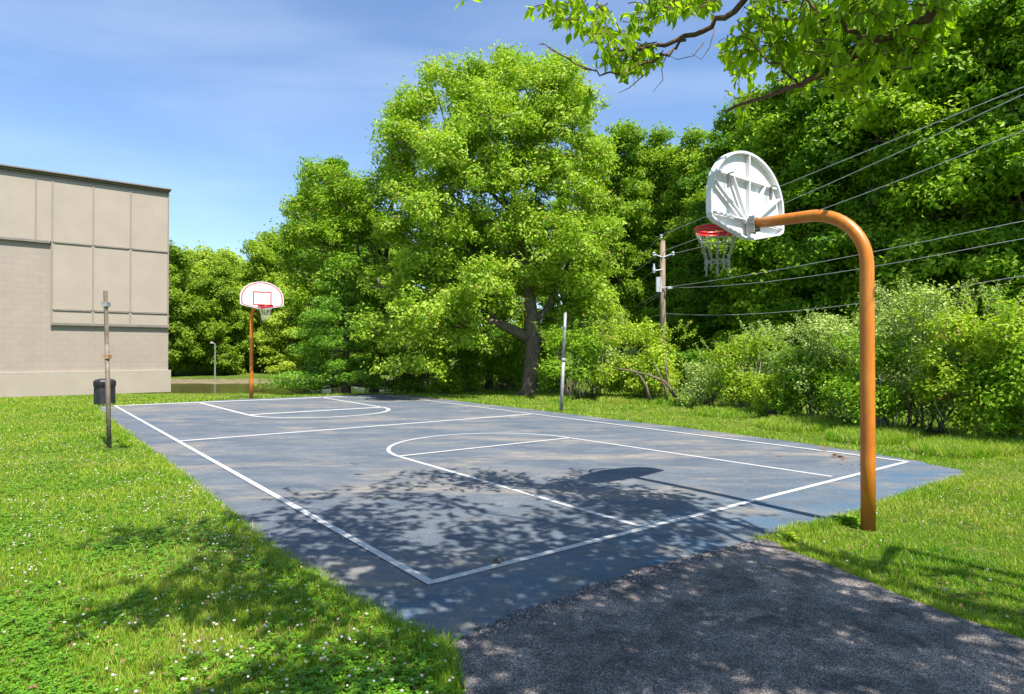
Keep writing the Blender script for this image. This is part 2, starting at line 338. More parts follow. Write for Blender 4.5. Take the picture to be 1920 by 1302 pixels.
XX, YY = np.meshgrid(gx, gy); ZZ = hgt(XX, YY)
near = (XX > -30) & (XX < 16) & (YY > -5) & (YY < 27)
nx, ny = len(gx), len(gy); ii, jj = np.meshgrid(np.arange(nx-1), np.arange(ny-1)); k0 = (jj*nx+ii).ravel()
g = MB().add(np.stack([XX.ravel(), YY.ravel(), ZZ.ravel()-.004], 1), np.stack([k0, k0+1, k0+nx+1, k0+nx], 1)).build('ground', M['ground'], smooth=True)
tag(g, kind='structure')
wt = MB().add([(-60, 24.0, -.27), (-3.5, 24.0, -.27), (-3.5, 40, -.27), (-60, 40, -.27)], [[0, 1, 2, 3]]).build('pond', M['water']); tag(wt, kind='structure')
rng = np.random.default_rng(3)
# muddy bank beyond the pond
mb = MB(); bx = np.arange(-60, -3.4, .5); bl = []
for q, (yy, zz) in enumerate(((37.0, -.33), (37.8, -.24), (39.2, -.17), (40.6, -.14))): bl.append(np.stack([bx, yy+rng.normal(0, .12, len(bx)), np.full(len(bx), zz)+rng.normal(0, .02, len(bx))], 1))
k = np.arange(len(bx)-1); nb = len(bx)
mb.add(np.concatenate(bl), np.concatenate([np.stack([q*nb+k, q*nb+k+1, (q+1)*nb+k+1, (q+1)*nb+k], 1) for q in range(3)]))
tag(mb.build('bank', paint('dry_mud', (.10, .09, .035, 1), (.26, .20, .12, 1), .95, 3)), kind='structure')

# ------------------------------------------------------------------ court and drive
def jag(pts, step=.12, amp=.025, seed=0):
    r = np.random.default_rng(seed); out = []
    for a, b in zip(pts, pts[1:]):
        a = np.asarray(a)[:2]; b = np.asarray(b)[:2]; n = max(1, int(np.linalg.norm(b-a)/step)); nrm = np.array([-(b-a)[1], (b-a)[0]]); nrm /= np.linalg.norm(nrm)
        for i in range(n): out.append(a+(b-a)*i/n+nrm*r.normal(0, amp))
    out.append(np.asarray(pts[-1])[:2]); return out
edgeL = [G(*p) for p in ((176, 764), (205, 790), (235, 814), (330, 884), (430, 965), (520, 1038), (640, 1112), (740, 1168), (845, 1214))]
edgeN = [G(*p) for p in ((845, 1214), (960, 1168), (1100, 1116), (1250, 1062), (1432, 1017))]
edgeR = [G(*p) for p in ((1432, 1017), (1482, 993), (1572, 974), (1625, 960), (1668, 940), (1745, 914), (1813, 895), (1800, 884), (1745, 872), (1700, 863))]
edgeB = [G(*p) for p in ((1700, 863), (1640, 852), (1500, 831), (1300, 805), (1000, 769), (765, 741.5), (700, 739.5), (450, 749.5), (176, 764))]
ju = lambda e, s, a=.02: jag(e, .12, a, s)
jN = ju(edgeN, 5, .022)
court_poly = ju(edgeL, 1)[:-1]+jN[:-1]+ju(edgeR, 2, .03)[:-1]+ju(edgeB, 3, .015)[:-1]
def sheet(poly, z, skirt):
    n = len(poly); v = [(p[0], p[1], z) for p in poly]+[(p[0], p[1], z-skirt) for p in poly]
    k = np.arange(n); kk = (k+1) % n
    return MB().add(v, np.stack([k, k+n, kk+n, kk], 1)), n
# court top as fan-triangulated ngon
mbc, n_ = sheet(court_poly, .012, .03); mbc.f.append(np.array([np.arange(n_)])); court = mbc.build('court', M['court']); tag(court, kind='structure')
drv = jN+ju([G(1432, 1017), G(1560, 1070), G(1700, 1130), G(1920, 1208), np.array([4.6, 1.9, 0]), np.array([6.5, -2, 0])], 6, .015)+[np.array([6.5, -6.]), np.array([-1.4, -6.]), np.array([-.9, 0.])]+ju([np.array([-.6, 1.2, 0]), G(872, 1302), G(845, 1214)], 7, .015)[:-1]
drv_poly = [p for p in drv]
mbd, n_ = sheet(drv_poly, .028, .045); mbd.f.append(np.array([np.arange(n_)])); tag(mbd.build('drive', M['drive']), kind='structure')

LNE = []
def stripe(pts, wd=.052, z=.0165, closed=False):
    P = np.array([np.asarray(p)[:2] for p in pts]); T = np.gradient(P, axis=0); T /= np.linalg.norm(T, axis=1, keepdims=True)
    nn = np.stack([-T[:, 1], T[:, 0]], 1)*wd/2; m = len(P)
    v = np.concatenate([np.c_[P+nn, np.full(m, z)], np.c_[P-nn, np.full(m, z)]]); k = np.arange(m-1)
    return v, np.stack([k, k+m, k+m+1, k+1], 1)
pA, pB, pC, pD = G(806, 1097), G(1700, 868), G(718, 741.6), G(215, 762)
KL, KR, FL, FR = G(1200, 990), G(1560, 896), G(748, 858), G(1070, 823)
gL, gR, fL, fR = G(375, 756.3), G(603, 746.2), G(466, 779.5), G(717, 765)
def seg(a, b, n=2, ext=0):
    d = (b-a)/np.linalg.norm(b-a); a = a-d*ext; b = b+d*ext; return [a+(b-a)*i/(n-1) for i in range(n)]
def key(kl, kr, fl, fr, name, wd=.062):
    m = MB(); c = (fl+fr)/2; a = (fr-fl)/2; r = np.linalg.norm(a); e1 = a/r; e2 = ((fl-kl)+(fr-kr)); e2[:2] -= e1[:2]*np.dot(e2, e1); e2 /= np.linalg.norm(e2)
    arc = [c-e1*r*math.cos(t)+e2*r*.98*math.sin(t) for t in np.linspace(0, math.pi, 41)]
    m.add(*stripe([kl, kl+(fl-kl)*.5]+arc+[kr+(fr-kr)*.5, kr], wd)); v, f = stripe(seg(fl, fr), wd*(2.0 if wd > .08 else 1.15), .0205); m.add(v, f)
    return m
m = MB(); z = .0165
for i, (a, b) in enumerate(((pA, pB), (pB, pC), (pC, pD), (pD, pA))): m.add(*stripe(seg(a, b, 2, .03), (.066, .075, .26, .066)[i], z+.004*(i % 2)))
border = m
border.add(*stripe(seg(G(335, 829), G(995, 778)), .11, .0165))
for kk in (key(KL, KR, FL, FR, 'n'), key(gL, gR, fL, fR, 'f', .10)):
    for v, f in zip(kk.v, [None]*9): pass
    off = border.n; border.v += kk.v; border.f += [f+off for f in kk.f]; border.n += kk.n
tag(border.build('court_markings', M['line']), kind='structure')

def inpoly(x, y, poly):
    P = np.array([p[:2] for p in poly]); c = np.zeros(len(x), bool); j = len(P)-1
    for i in range(len(P)):
        xi, yi, xj, yj = P[i, 0], P[i, 1], P[j, 0], P[j, 1]
        if yi != yj: c ^= ((yi > y) != (yj > y)) & (x < (xj-xi)*(y-yi)/(yj-yi)+xi)
        j = i
    return c

# ------------------------------------------------------------------ building
C0 = G(315, 735); C0[2] = 0
bd = empty('building', C0, math.atan2(-U[1], -U[0]), 'large beige windowless hall of painted block and panels beyond the lawn', 'building')
def wt_(px):
    rx = (px-960)/F_PX; return (C0[0]-rx*C0[1])/(U[0]-rx*U[1])
def wz_(px, py):
    t = wt_(px); q = C0-U*t; return at(px, py, q[1])[2]
TOP = wz_(315, 357); LED = wz_(200, 697); CL1 = wz_(200, 608); CL2 = wz_(50, 449)
WL = 26.0
b = MB(); b.box((WL/2, -8, TOP/2-.05), (WL, 16, TOP-.1)); b.build('wall', M['block'], bd)
pl_ = MB(); pl_.box((WL/2-.03, .03, LED/2), (WL+.12, .10, LED)); pl_.build('plinth', M['panel'], bd)
MB().box((WL/2-.03, .037, LED+.012), (WL+.12, .095, .03)).build('plinth_ledge', paint('pale_ledge', (.40, .36, .31, 1), (.46, .41, .35, 1), .8), bd)
tx = [0.0, wt_(243), wt_(173), wt_(96)]; x4 = wt_(65)
ts = tx+[x4]; q = x4
while q+2.1 < WL: q += 1.45 if len(ts) % 2 == 0 else 2.1; ts.append(q)
ts.append(WL)
zc = wz_(200, 464); zd = wz_(200, 585)
for i in range(len(ts)-1):
    a, c = ts[i], ts[i+1]
    if i < 3:
        for z0, z1, y in ((zc+.03, TOP-.22, .10), (zd+.03, zc-.03, .10), (CL1, zd-.03, .10)):
            MB().box(((a+c)/2, y/2+.002, (z0+z1)/2), (c-a-.035, y, z1-z0)).build('cladding_panel', M['panel'], bd)
    else: MB().box(((a+c)/2, .052, (CL2+TOP-.22)/2), (c-a-.035, .10, TOP-.22-CL2)).build('cladding_panel', M['panel'], bd)
for i, t_ in enumerate(ts):
    z0 = CL1-.09 if i < 4 else CL2-.07
    w_ = .045; MB().box((max(t_, .035), .065, (z0+TOP-.2)/2), (w_, .13, TOP-.2-z0)).build('batten', M['seam'], bd)
for i in range(3):
    a, c = ts[i]+.04, ts[i+1]-.04
    for zz in (zc, zd): MB().box(((a+c)/2, .07, zz), (c-a-.02, .14, .035)).build('rail', M['seam'], bd)
MB().box((ts[3]/2, .062, CL1-.045), (ts[3], .12, .085)).box(((ts[3]+WL)/2, .062, CL2-.045), (WL-ts[3]-.1, .12, .085)).build('drip_edge', M['trim'], bd)
MB().box((WL/2-.01, .062, TOP-.07), (WL+.04, .12, .045)).build('fascia', M['seam'], bd)
MB().box((WL/2-.01, -7.87, TOP-.015), (WL+.08, 16.30, .045)).build('roof', M['trim'], bd)

# ------------------------------------------------------------------ basketball hoops
def make_hoop(base, fdir, zr, label, bottom, arm_z, arm_len=1.13, bend=.52):
    """fdir: horizontal direction from the pole to the board. local +y = fdir"""
    rz = math.atan2(fdir[1], fdir[0])-math.pi/2
    root = empty('basketball_hoop', base, rz, label, 'basketball hoop', 'gooseneck basketball hoops at the court ends')
    pts = [(0, 0, -.05), (0, 0, .6), (0, 0, 1.3), (0, 0, arm_z-bend)]
    for a in np.linspace(0, math.pi/2, 13)[1:]: pts.append((0, bend*(1-math.cos(a)), arm_z-bend+bend*math.sin(a)))
    pts += [(0, arm_len*.7, arm_z+.012), (0, arm_len-.05, arm_z+.02)]
    MB().tube(pts, [.060]*3+[.059]+[.057]*12+[.055, .052], 28).build('pole', M['orange'], root, True)
    # mount
    MB().tube([(0, arm_len-.09, arm_z+.02), (0, arm_len-.02, arm_z+.02)], .064, 20).box((0, arm_len-.03, arm_z+.0), (.13, .018, .15)).box((-.055, arm_len-.06, arm_z+.01), (.015, .06, .17)).box((.055, arm_len-.06, arm_z+.01), (.012, .06, .13)).build('mounting_bracket', M['galv'], root)
    # board outline (x, z) from bottom
    o = [(-.10, 0), (.10, 0), (.60, .105), (.665, .135), (.685, .18), (.685, .36)]
    for a in np.linspace(0, math.pi, 29)[1:-1]: o.append((.685*math.cos(a), .36+.53*math.sin(a)))
    o += [(-.685, .36), (-.685, .18), (-.665, .135), (-.60, .105)]
    y0 = arm_len; fn = lambda x, z_, y: (x, y, z_+bottom)
    bb = MB().prism(o, fn, y0+.035, y0+.05)
    oi = [(x*.955, .36+(z_-.36)*.955) for x, z_ in o]; n = len(o)
    # flange on the back, around the rim of the board
    vs = [fn(x, z_, y0+.036) for x, z_ in o]+[fn(x, z_, y0-.012) for x, z_ in o]+[fn(x, z_, y0-.012) for x, z_ in oi]+[fn(x, z_, y0+.036) for x, z_ in oi]
    k = np.arange(n); kk = (k+1) % n
    bb.add(vs, np.concatenate([np.stack([a*n+k, b_*n+k, b_*n+kk, a*n+kk], 1) for a, b_ in ((0, 1), (1, 2), (2, 3))]))
    board = bb.build('backboard', M['white'], root)
    hub = (0, .15)
    def rib(a, b_, wd=.022, dp=.05, i=0):
        m = MB(); wd *= .62; dp *= .85; A = np.array([a[0], y0+.011-i*.0015, a[1]+bottom]); B = np.array([b_[0], y0+.011-i*.0015, b_[1]+bottom])
        return m.bar(A, B, wd, dp, (0, 1, 0)).build('rib', M['white'], board)
    rib((0, .02), (0, .86), .03, .046, 1)
    rib((-.53, .60), (.53, .60), .026, .046, 2)
    rib((-.66, .19), (.66, .19), .024, .044, 3)
    rib((-.04, .16), (-.60, .50), .024, .043, 4); rib((.04, .16), (.60, .50), .024, .043, 5)
    rib((-.03, .17), (-.30, .59), .022, .042, 6); rib((.03, .17), (.30, .59), .022, .042, 7)
    for s in (-1, 1):
        pass
        MB().box((s*.40, y0-.03, bottom+.60), (.012, .09, .012)).box((s*.40, y0-.012, bottom+.53), (.012, .03, .14)).build('bolt', M['galv'], board)
    # front markings
    yf = y0+.053
    def ring(o1, sc1, sc2, c=(0, .38)):
        n = len(o1); vs = [(c[0]+(x-c[0])*sc1, yf, bottom+c[1]+(z_-c[1])*sc1) for x, z_ in o1]+[(c[0]+(x-c[0])*sc2, yf, bottom+c[1]+(z_-c[1])*sc2) for x, z_ in o1]
        k = np.arange(n); kk = (k+1) % n; return MB().add(vs, np.stack([k, kk, kk+n, k+n], 1))
    ring(o, .955, .895).build('border_stripe', M['redline'], board)
    sq = [(-.295, .12), (.295, .12), (.295, .57), (-.295, .57)]; sq2 = [(-.255, .16), (.255, .16), (.255, .53), (-.255, .53)]
    vs = [(x, yf+.001, bottom+z_) for x, z_ in sq]+[(x, yf+.001, bottom+z_) for x, z_ in sq2]; k = np.arange(4); kk = (k+1) % 4
    MB().add(vs, np.stack([k, kk, kk+4, k+4], 1)).build('target_square', M['redline'], board)
    # rim
    yc = y0+.05+.10+.225; ang = np.arange(40)/40*2*math.pi
    C = lambda r, z_: np.stack([r*np.cos(ang), yc+r*np.sin(ang), np.full(40, z_)], 1)
    rm = MB().tube(C(.234, zr), .012, 8, True).tube(C(.226, zr-.038), .008, 8, True)
    # flared red band and neck
    aa = np.linspace(0, math.pi*2, 30); wq = .5-.5*np.sin(aa); bt = np.concatenate([np.stack([.234*np.cos(aa), yc+.234*np.sin(aa), zr+.012*wq], 1), np.stack([.229*np.cos(aa), yc+.229*np.sin(aa), zr-.036-.036*wq], 1)])
    k = np.arange(29); rm.add(bt, np.stack([k, k+1, k+31, k+30], 1))
    rm.box((0, y0+.058, zr-.05), (.17, .012, .16)).box((0, y0+.11, zr-.002), (.15, .11, .012)).box((-.07, y0+.10, zr-.03), (.01, .09, .05)).box((.07, y0+.10, zr-.03), (.01, .09, .05))
    for s in (-1, 1): rm.tube([(s*.02, y0+.06, zr-.11), (s*.10, yc-.19, zr-.04)], .008, 6).tube([(s*.10, y0+.06, zr-.01), (s*.19, yc-.13, zr-.005)], .009, 6)
    rm.build('rim', M['red'], root, False)
    # chain net
    nt_ = MB(); r2 = np.random.default_rng(5)
    rad = lambda q: .222-.10*min(q/.75, 1)**.8+.006*max(0, q-.75)*4
    for s in range(12):
        a0 = s/12*2*math.pi+.1; Ln = 13
        for l in range(Ln+(2 if s % 2 else 0)):
            q0 = l/Ln; q1 = (l+1.25)/Ln; wob = .02*math.sin(l*1.1+s)
            P = [np.array([rad(qq)*math.cos(a0+wob), yc+rad(qq)*math.sin(a0+wob), zr-.04-.40*qq]) for qq in (q0, q1)]
            d = P[1]-P[0]; tn = np.array([-math.sin(a0), math.cos(a0), 0]); rd = np.array([math.cos(a0), math.sin(a0), 0]); sd = tn if l % 2 else rd; c = (P[0]+P[1])/2
            el = [c+d*.5*math.cos(t)+sd*.0075*math.sin(t) for t in np.arange(8)/8*2*math.pi]
            nt_.tube(el, .0023, 4, True)
    for q0 in (.22, .80):
        for i in range(44):
            a1 = i/44*2*math.pi; a2 = (i+1.3)/44*2*math.pi; r_ = rad(q0)+.004
            P = [np.array([r_*math.cos(a), yc+r_*math.sin(a), zr-.04-.40*q0+.008*math.sin(i*1.7)]) for a in (a1, a2)]; c = (P[0]+P[1])/2; d = P[1]-P[0]
            sd = np.array([0, 0, 1.]) if i % 2 else np.array([math.cos(a1), math.sin(a1), 0])
            nt_.tube([c+d*.5*math.cos(t)+sd*.009*math.sin(t) for t in np.arange(6)/6*2*math.pi], .0034, 4, True)
    nt_.build('chain_net', M['chain'], root)
    return root
hb = G(1628, 993); hb[2] = 0
make_hoop(hb, V[:2], 2.90, 'orange gooseneck hoop in the near right grass, its white ribbed board seen from behind', 2.735, 2.86)
fb = G(471, 748.5); fb[2] = 0
make_hoop(fb, -V[:2], 3.09, 'orange gooseneck hoop at the far baseline facing the viewer with red outlined board', 2.985, 3.11, 1.13, .5)

# ------------------------------------------------------------------ posts and bin
b_ = G(205, 840); b_[2] = 0
p1 = empty('net_post', b_, 0, 'weathered brown steel post with two clamps in the left lawn', 'post', 'old net posts beside the court')
tp = at(198, 546, b_[1]-.03)-b_; P = lambda q: tuple(tp*q)
MB().tube([(0, 0, -.05), P(.33), P(.66)], .034, 12).build('pole', M['rustpole'], p1, True)
MB().tube([P(.655), P(.83), P(1)], .038, 4).build('upper_sleeve', M['rustpole'], p1)
cz = tp*.915; MB().box(cz, (.095, .09, .075)).tube([cz+[.05, 0, .03], cz+[.085, 0, .02], cz+[.09, 0, -.01], cz+[.05, 0, -.02]], .005, 5).tube([cz+[-.05, 0, .01], cz+[-.08, 0, .02]], .007, 6).build('clamp', M['galv'], p1)
cz = tp*.58; MB().box(cz, (.088, .085, .065)).tube([cz+[.05, 0, 0], cz+[.085, 0, .01]], .007, 6).tube([cz+[-.05, 0, .0], cz+[-.08, 0, .015]], .007, 6).build('clamp', M['rust'], p1)
b_ = G(1052, 774); b_[2] = 0; tp2 = at(1060, 587, b_[1])-b_
p2 = empty('net_post', b_, 0, 'pale grey steel pipe post standing in grass right of the big oak trunk', 'post', 'old net posts beside the court')
MB().tube([(0, 0, -.05), tuple(tp2*.53)], .046, 14).build('pole', M['galv'], p2, True)
MB().tube([tuple(tp2*.52), tuple(tp2)], .040, 14).lathe([(.044, 0), (.044, .02)], tp2*.999, 14).build('upper_sleeve', M['galv'], p2, True)
MB().tube([tuple(tp2*.51), tuple(tp2*.545)], .052, 14).build('coupling', M['galv'], p2, True)
MB().tube([tuple(tp2*.84), tuple(tp2*.86)], .050, 14).box(tuple(tp2*.85+[-.075, 0, 0]), (.04, .03, .05)).build('clamp', M['galv'], p2)

b_ = G(196, 761); b_[2] = 0
tb = empty('trash_bin', b_, .2, 'black octagonal trash bin behind the left post at the court corner', 'trash bin')
MB().lathe([(.27, .0), (.285, .03), (.285, .56), (.30, .57), (.30, .60)], n=8).build('body', M['black'], tb)
mb = MB()
for k in range(8):
    for s in (-.1, 0, .1):
        a = (k+.5)/8*2*math.pi; d = np.array([math.cos(a), math.sin(a), 0]); e = np.array([-d[1], d[0], 0]); mb.box(d*.262+e*s+[0, 0, .28], (.012, .02, .5), [d, e, (0, 0, 1)])
mb.build('side_ribs', M['black'], tb)
MB().lathe([(.305, .60), (.31, .62), (.31, .72), (.27, .765), (.14, .80), (.04, .805)], n=8).build('lid', M['black'], tb)
MB().box((-.02, -.292, .655), (.26, .03, .07)).build('opening_flap', paint('dark_opening', (.006, .006, .006, 1), (.01, .01, .01, 1), .9), tb)

# ------------------------------------------------------------------ foliage builders
def rnd_unit(r, n):
    v = r.normal(size=(n, 3)); return v/np.linalg.norm(v, axis=1, keepdims=True)
def leaves(mb, c, nrm, size, r, aspect=.55, fold=.22):
    n = len(c); nrm = nrm/np.maximum(np.linalg.norm(nrm, axis=1, keepdims=True), 1e-6)
    t = rnd_unit(r, n); t -= nrm*np.sum(t*nrm, 1, keepdims=True); t /= np.linalg.norm(t, axis=1, keepdims=True); s = np.cross(nrm, t)
    L_ = size[:, None]; W_ = L_*aspect
    a = c-t*L_*.5; d = c+t*L_*.5; m1 = c+s*W_*.5+nrm*L_*fold*.5-t*L_*.06; m2 = c-s*W_*.5+nrm*L_*fold*.5-t*L_*.06
    v = np.stack([a, m1, d, m2], 1).reshape(-1, 3); k = np.arange(n)*4
    mb.add(v, np.concatenate([np.stack([k, k+2, k+1], 1), np.stack([k, k+3, k+2], 1)]))
def clumps_in(lobes, per, r, shell=.55):
    """lobes (cx,cy,cz,rx,ry,rz) -> clump centres and outward directions"""
    cs, ds = [], []
    for l in lobes:
        n = max(3, int(per*l[3]*l[4])); d = rnd_unit(r, n); rr = r.uniform(shell, 1.02, n)[:, None]
        d[:, 2] = np.where(d[:, 2] < -.5, -d[:, 2], d[:, 2])
        cs.append(np.array(l[:3])+d*rr*np.array(l[3:6])); ds.append(d)
    return np.concatenate(cs), np.concatenate(ds)
def crown(lobes, per, crad, nleaf, lsize, seed, droop=.0, flat=.7, shell=.55, up=.55, aspect=.55):
    r = np.random.default_rng(seed); mb = MB(); cs, ds = clumps_in(lobes, per, r, shell); K = len(cs)
    cr_ = crad*r.uniform(.55, 1.35, K); ns = np.maximum(4, (nleaf*(cr_/crad)**2)).astype(int)
    idx = np.repeat(np.arange(K), ns); n = len(idx); d = rnd_unit(r, n); rr = r.uniform(.25, 1.0, n)**.6
    p = cs[idx]+d*(rr*cr_[idx])[:, None]*np.array([1, 1, flat])
    # ragged stray sprays reaching out of the clump
    far = r.random(n) < .12; p[far] += ds[idx[far]]*(cr_[idx[far]]*r.uniform(.2, .9, far.sum()))[:, None]
    nr = d*.55+ds[idx]*.25+np.array([0, 0, up])+r.normal(0, .45, (n, 3))
    leaves(mb, p, nr, lsize*r.uniform(.6, 1.35, n), r, aspect)
    return mb, cs
def limb(mb, a, b, r0, r1, r, n=6, wob=.08, sag=0, sides=7):
    a = np.asarray(a, float); b = np.asarray(b, float); l = np.linalg.norm(b-a); q = np.linspace(0, 1, n)[:, None]
    P = a+(b-a)*q; o = r.normal(0, wob*l/3, (n, 3)); o[0] = 0; o[-1] = 0; P = P+o*np.sin(q*math.pi)
    P[:, 2] += sag*l*np.sin(q[:, 0]*math.pi); mb.tube(P, np.linspace(r0, r1, n), sides); return P
def px_lobes(L_, Y, base, r, depth=1.0, dup=2, flat=.9):
    out = []
    for q in L_:
        px, py, rp = q[:3]; dy0 = q[3] if len(q) > 3 else 0
        for k in range(dup):
            dy = dy0+(r.uniform(-1, 1)*depth*1.2 if dup == 1 else (-1 if k == 0 else 1)*depth*r.uniform(.4, 1))
            c = at(px, py, Y+dy)-base; rr = rp/F_PX*(Y+dy)
            out.append((c[0], c[1], c[2], rr*1.0, rr*1.05, rr*flat))
    return out
def woody(base, trunk_pts, trunk_r, lobes, limbs_r, seed, every=1):
    """trunk plus limbs reaching into each lobe, in root coordinates"""
    r = np.random.default_rng(seed); mb = MB(); P = np.array(trunk_pts, float)
    mb.tube(P, trunk_r, 12)
    for l in lobes[::every]:
        c = np.array(l[:3]); j = np.argmin(np.abs(P[:, 2]-max(P[1, 2], c[2]*.62))); j = min(max(j, 1), len(P)-2)
        s = P[j]; e = c; Q = limb(mb, s, e, limbs_r*r.uniform(.7, 1.1), limbs_r*.2, r, 7, .10, .05)
        for _ in range(3):
            i = r.integers(2, 6); d = rnd_unit(r, 1)[0]; d[2] = abs(d[2])*.6; limb(mb, Q[i], Q[i]+d*l[3]*.9, limbs_r*.3, limbs_r*.07, r, 5, .12, 0, 5)
    return mb

# ------------------------------------------------------------------ the big oak
r0 = np.random.default_rng(11)
ob = G(994, 741); ob[2] = 0; OY = ob[1]
oak = empty('oak_tree', ob, 0, 'tallest broad oak with thick leaning trunk standing behind the court', 'tree')
OL = [(955, 125, 42), (985, 160, 45), (830, 155, 48), (790, 200, 45), (1045, 150, 52), (1085, 200, 42), (880, 200, 45), (740, 215, 22), (930, 230, 70), (1010, 240, 70), (765, 265, 48), (1100, 275, 45),
      (830, 300, 70), (925, 340, 75), (1040, 345, 72), (755, 355, 40), (800, 400, 62), (1110, 380, 40), (880, 440, 75), (985, 440, 72), (1075, 470, 68), (740, 440, 50), (800, 500, 62), (920, 530, 60), (1020, 530, 58), (1115, 560, 42), (1085, 600, 40),
      (860, 585, 55), (770, 590, 60), (720, 540, 45), (790, 650, 50), (730, 640, 38), (950, 575, 35), (1120, 500, 35), (745, 690, 32, -1.2), (800, 690, 34, -1.4), (850, 640, 40, -1.2), (700, 620, 40, -.8), (900, 650, 24, -1.0), (770, 640, 45, -1.6), (1090, 545, 45, -.8), (1130, 600, 35, 0), (893, 145, 36), (735, 255, 30), (745, 305, 42), (930, 180, 48), (1060, 225, 48), (765, 215, 32), (880, 260, 50), (985, 300, 50), (1120, 320, 38), (850, 350, 50), (1125, 440, 40)]
lob = px_lobes(OL, OY, ob, r0, 1.6, 2); lob += px_lobes([q for q in OL if q[2] > 50], OY, ob, r0, 3.0, 1)
mb, cs = crown(lob, 22, .38, 72, .135, 21, shell=.3); mb.build('crown', M['leaf_oak'], oak)
TP = [at(px, py, OY)-ob for px, py in ((994, 748), (993, 735), (996, 700), (999, 655), (998, 625), (996, 595), (993, 565), (985, 520), (975, 460), (965, 390), (958, 300), (955, 200))]
tr = MB().tube(TP, [.42, .34, .30, .29, .31, .26, .24, .17, .14, .11, .08, .03], 16)
tr.tube([ob*0+[-.55, -.1, -.02], TP[2]*0+[-.2, -.05, .18], [0, 0, .5]], [.05, .14, .2], 8).tube([[.5, -.15, -.02], [.2, -.05, .2], [0, 0, .5]], [.05, .14, .2], 8)
def pxpath(pts, Y, ref): return [at(a, b, Y+(c if c is not None else 0))-ref for a, b, c in pts]
for path, ra, rb in (
    ([(992, 636, 0), (968, 622, -.2), (935, 606, -.4), (895, 596, -.6), (870, 575, -.8), (830, 560, -.9), (780, 540, -1)], .23, .06),
    ([(996, 606, 0), (1012, 592, .1), (1026, 580, .1), (1036, 556, .2), (1055, 520, .3), (1075, 470, .4)], .17, .05),
    ([(990, 585, 0), (972, 572, -.1), (955, 578, -.2), (930, 560, -.3), (905, 520, -.5), (880, 470, -.5)], .14, .04),
    ([(985, 520, 0), (960, 470, -.3), (925, 430, -.6), (885, 395, -.9), (850, 370, -1.1)], .13, .04),
    ([(975, 470, 0), (955, 400, .2), (930, 330, .5), (900, 250, .8)], .10, .03),
    ([(975, 460, 0), (1000, 380, 0), (1020, 300, -.3), (1040, 200, -.3)], .10, .03),
    ([(985, 520, 0), (1020, 470, .3), (1060, 410, .6), (1095, 330, .8)], .10, .03),
    ([(960, 400, 0), (900, 340, -.4), (840, 250, -.7), (820, 180, -.8)], .08, .02),
    ([(895, 597, -.6), (870, 610, -.9), (820, 620, -1.2), (770, 640, -1.4)], .07, .02),
    ([(1008, 640, -.1), (1030, 642, -.3), (1054, 640, -.5)], .06, .03),
    ([(935, 607, -.4), (905, 560, -.9), (860, 500, -1.3), (800, 470, -1.6)], .09, .03)):
    tr.tube(pxpath(path, OY, ob), np.linspace(ra, rb, len(path)), 9)
for _ in range(160):
    l = lob[r0.integers(len(lob))]; c = np.array(l[:3]); d = rnd_unit(r0, 1)[0]; limb(tr, c-d*l[3]*.5, c+d*l[3]*.6, .035, .01, r0, 5, .2, 0, 5)
tr.build('trunk', M['bark'], oak, True)

def tree_px(name, basepx, Y, lobes_px, leafm, label, seed, lsize=.15, per=19, crad=.42, nleaf=66, trunkr=.2, depth=1.3, tpath=None, cat='tree', group=None, bark='bark', shell=.3, zb=None, every=2):
    r = np.random.default_rng(seed); base = at(basepx, 740, Y); base[2] = float(hgt(base[0], base[1])) if zb is None else zb
    root = empty(name, base, 0, label, cat, group); lb = px_lobes(lobes_px, Y, base, r, depth, 2)
    crown(lb, per, crad, nleaf, lsize, seed+1, shell=shell)[0].build('crown', leafm, root)
    top = max(l[2] for l in lb)
    if tpath: tp_ = [at(a, b, Y)-base for a, b in tpath]
    else:
        top_l = max(lb, key=lambda l: l[2]); tp_ = [np.array([top_l[0]*q**1.5, top_l[1]*q, -.1+top*q*.95]) for q in np.linspace(0, 1, 7)]
    woody(base, tp_, np.linspace(trunkr, trunkr*.15, len(tp_)), lb, trunkr*.4, seed+2, every).build('trunk', M[bark], root, True)
    return root
# oak to the left of the big one, and the one behind it with the crooked trunk
tree_px('oak_tree', 700, 26.4, [(600, 335, 40), (570, 385, 34), (640, 380, 50), (548, 400, 16), (560, 450, 38), (615, 450, 55), (690, 370, 48), (695, 440, 60), (740, 330, 35), (590, 520, 48), (660, 520, 60), (545, 500, 22), (700, 570, 50), (640, 590, 42), (565, 570, 38), (690, 630, 38)],
        M['leaf_oak'], 'round oak left of the tallest tree, partly behind the far hoop side pine', 31, trunkr=.24)
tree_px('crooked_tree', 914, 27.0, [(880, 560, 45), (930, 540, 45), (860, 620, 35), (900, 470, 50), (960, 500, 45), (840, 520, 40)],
        M['leaf_oak2'], 'tree with crooked forked trunk just left behind the big oak trunk', 41, tpath=[(914, 742), (920, 690), (913, 655), (907, 625), (912, 585), (905, 540), (900, 480)], trunkr=.19)

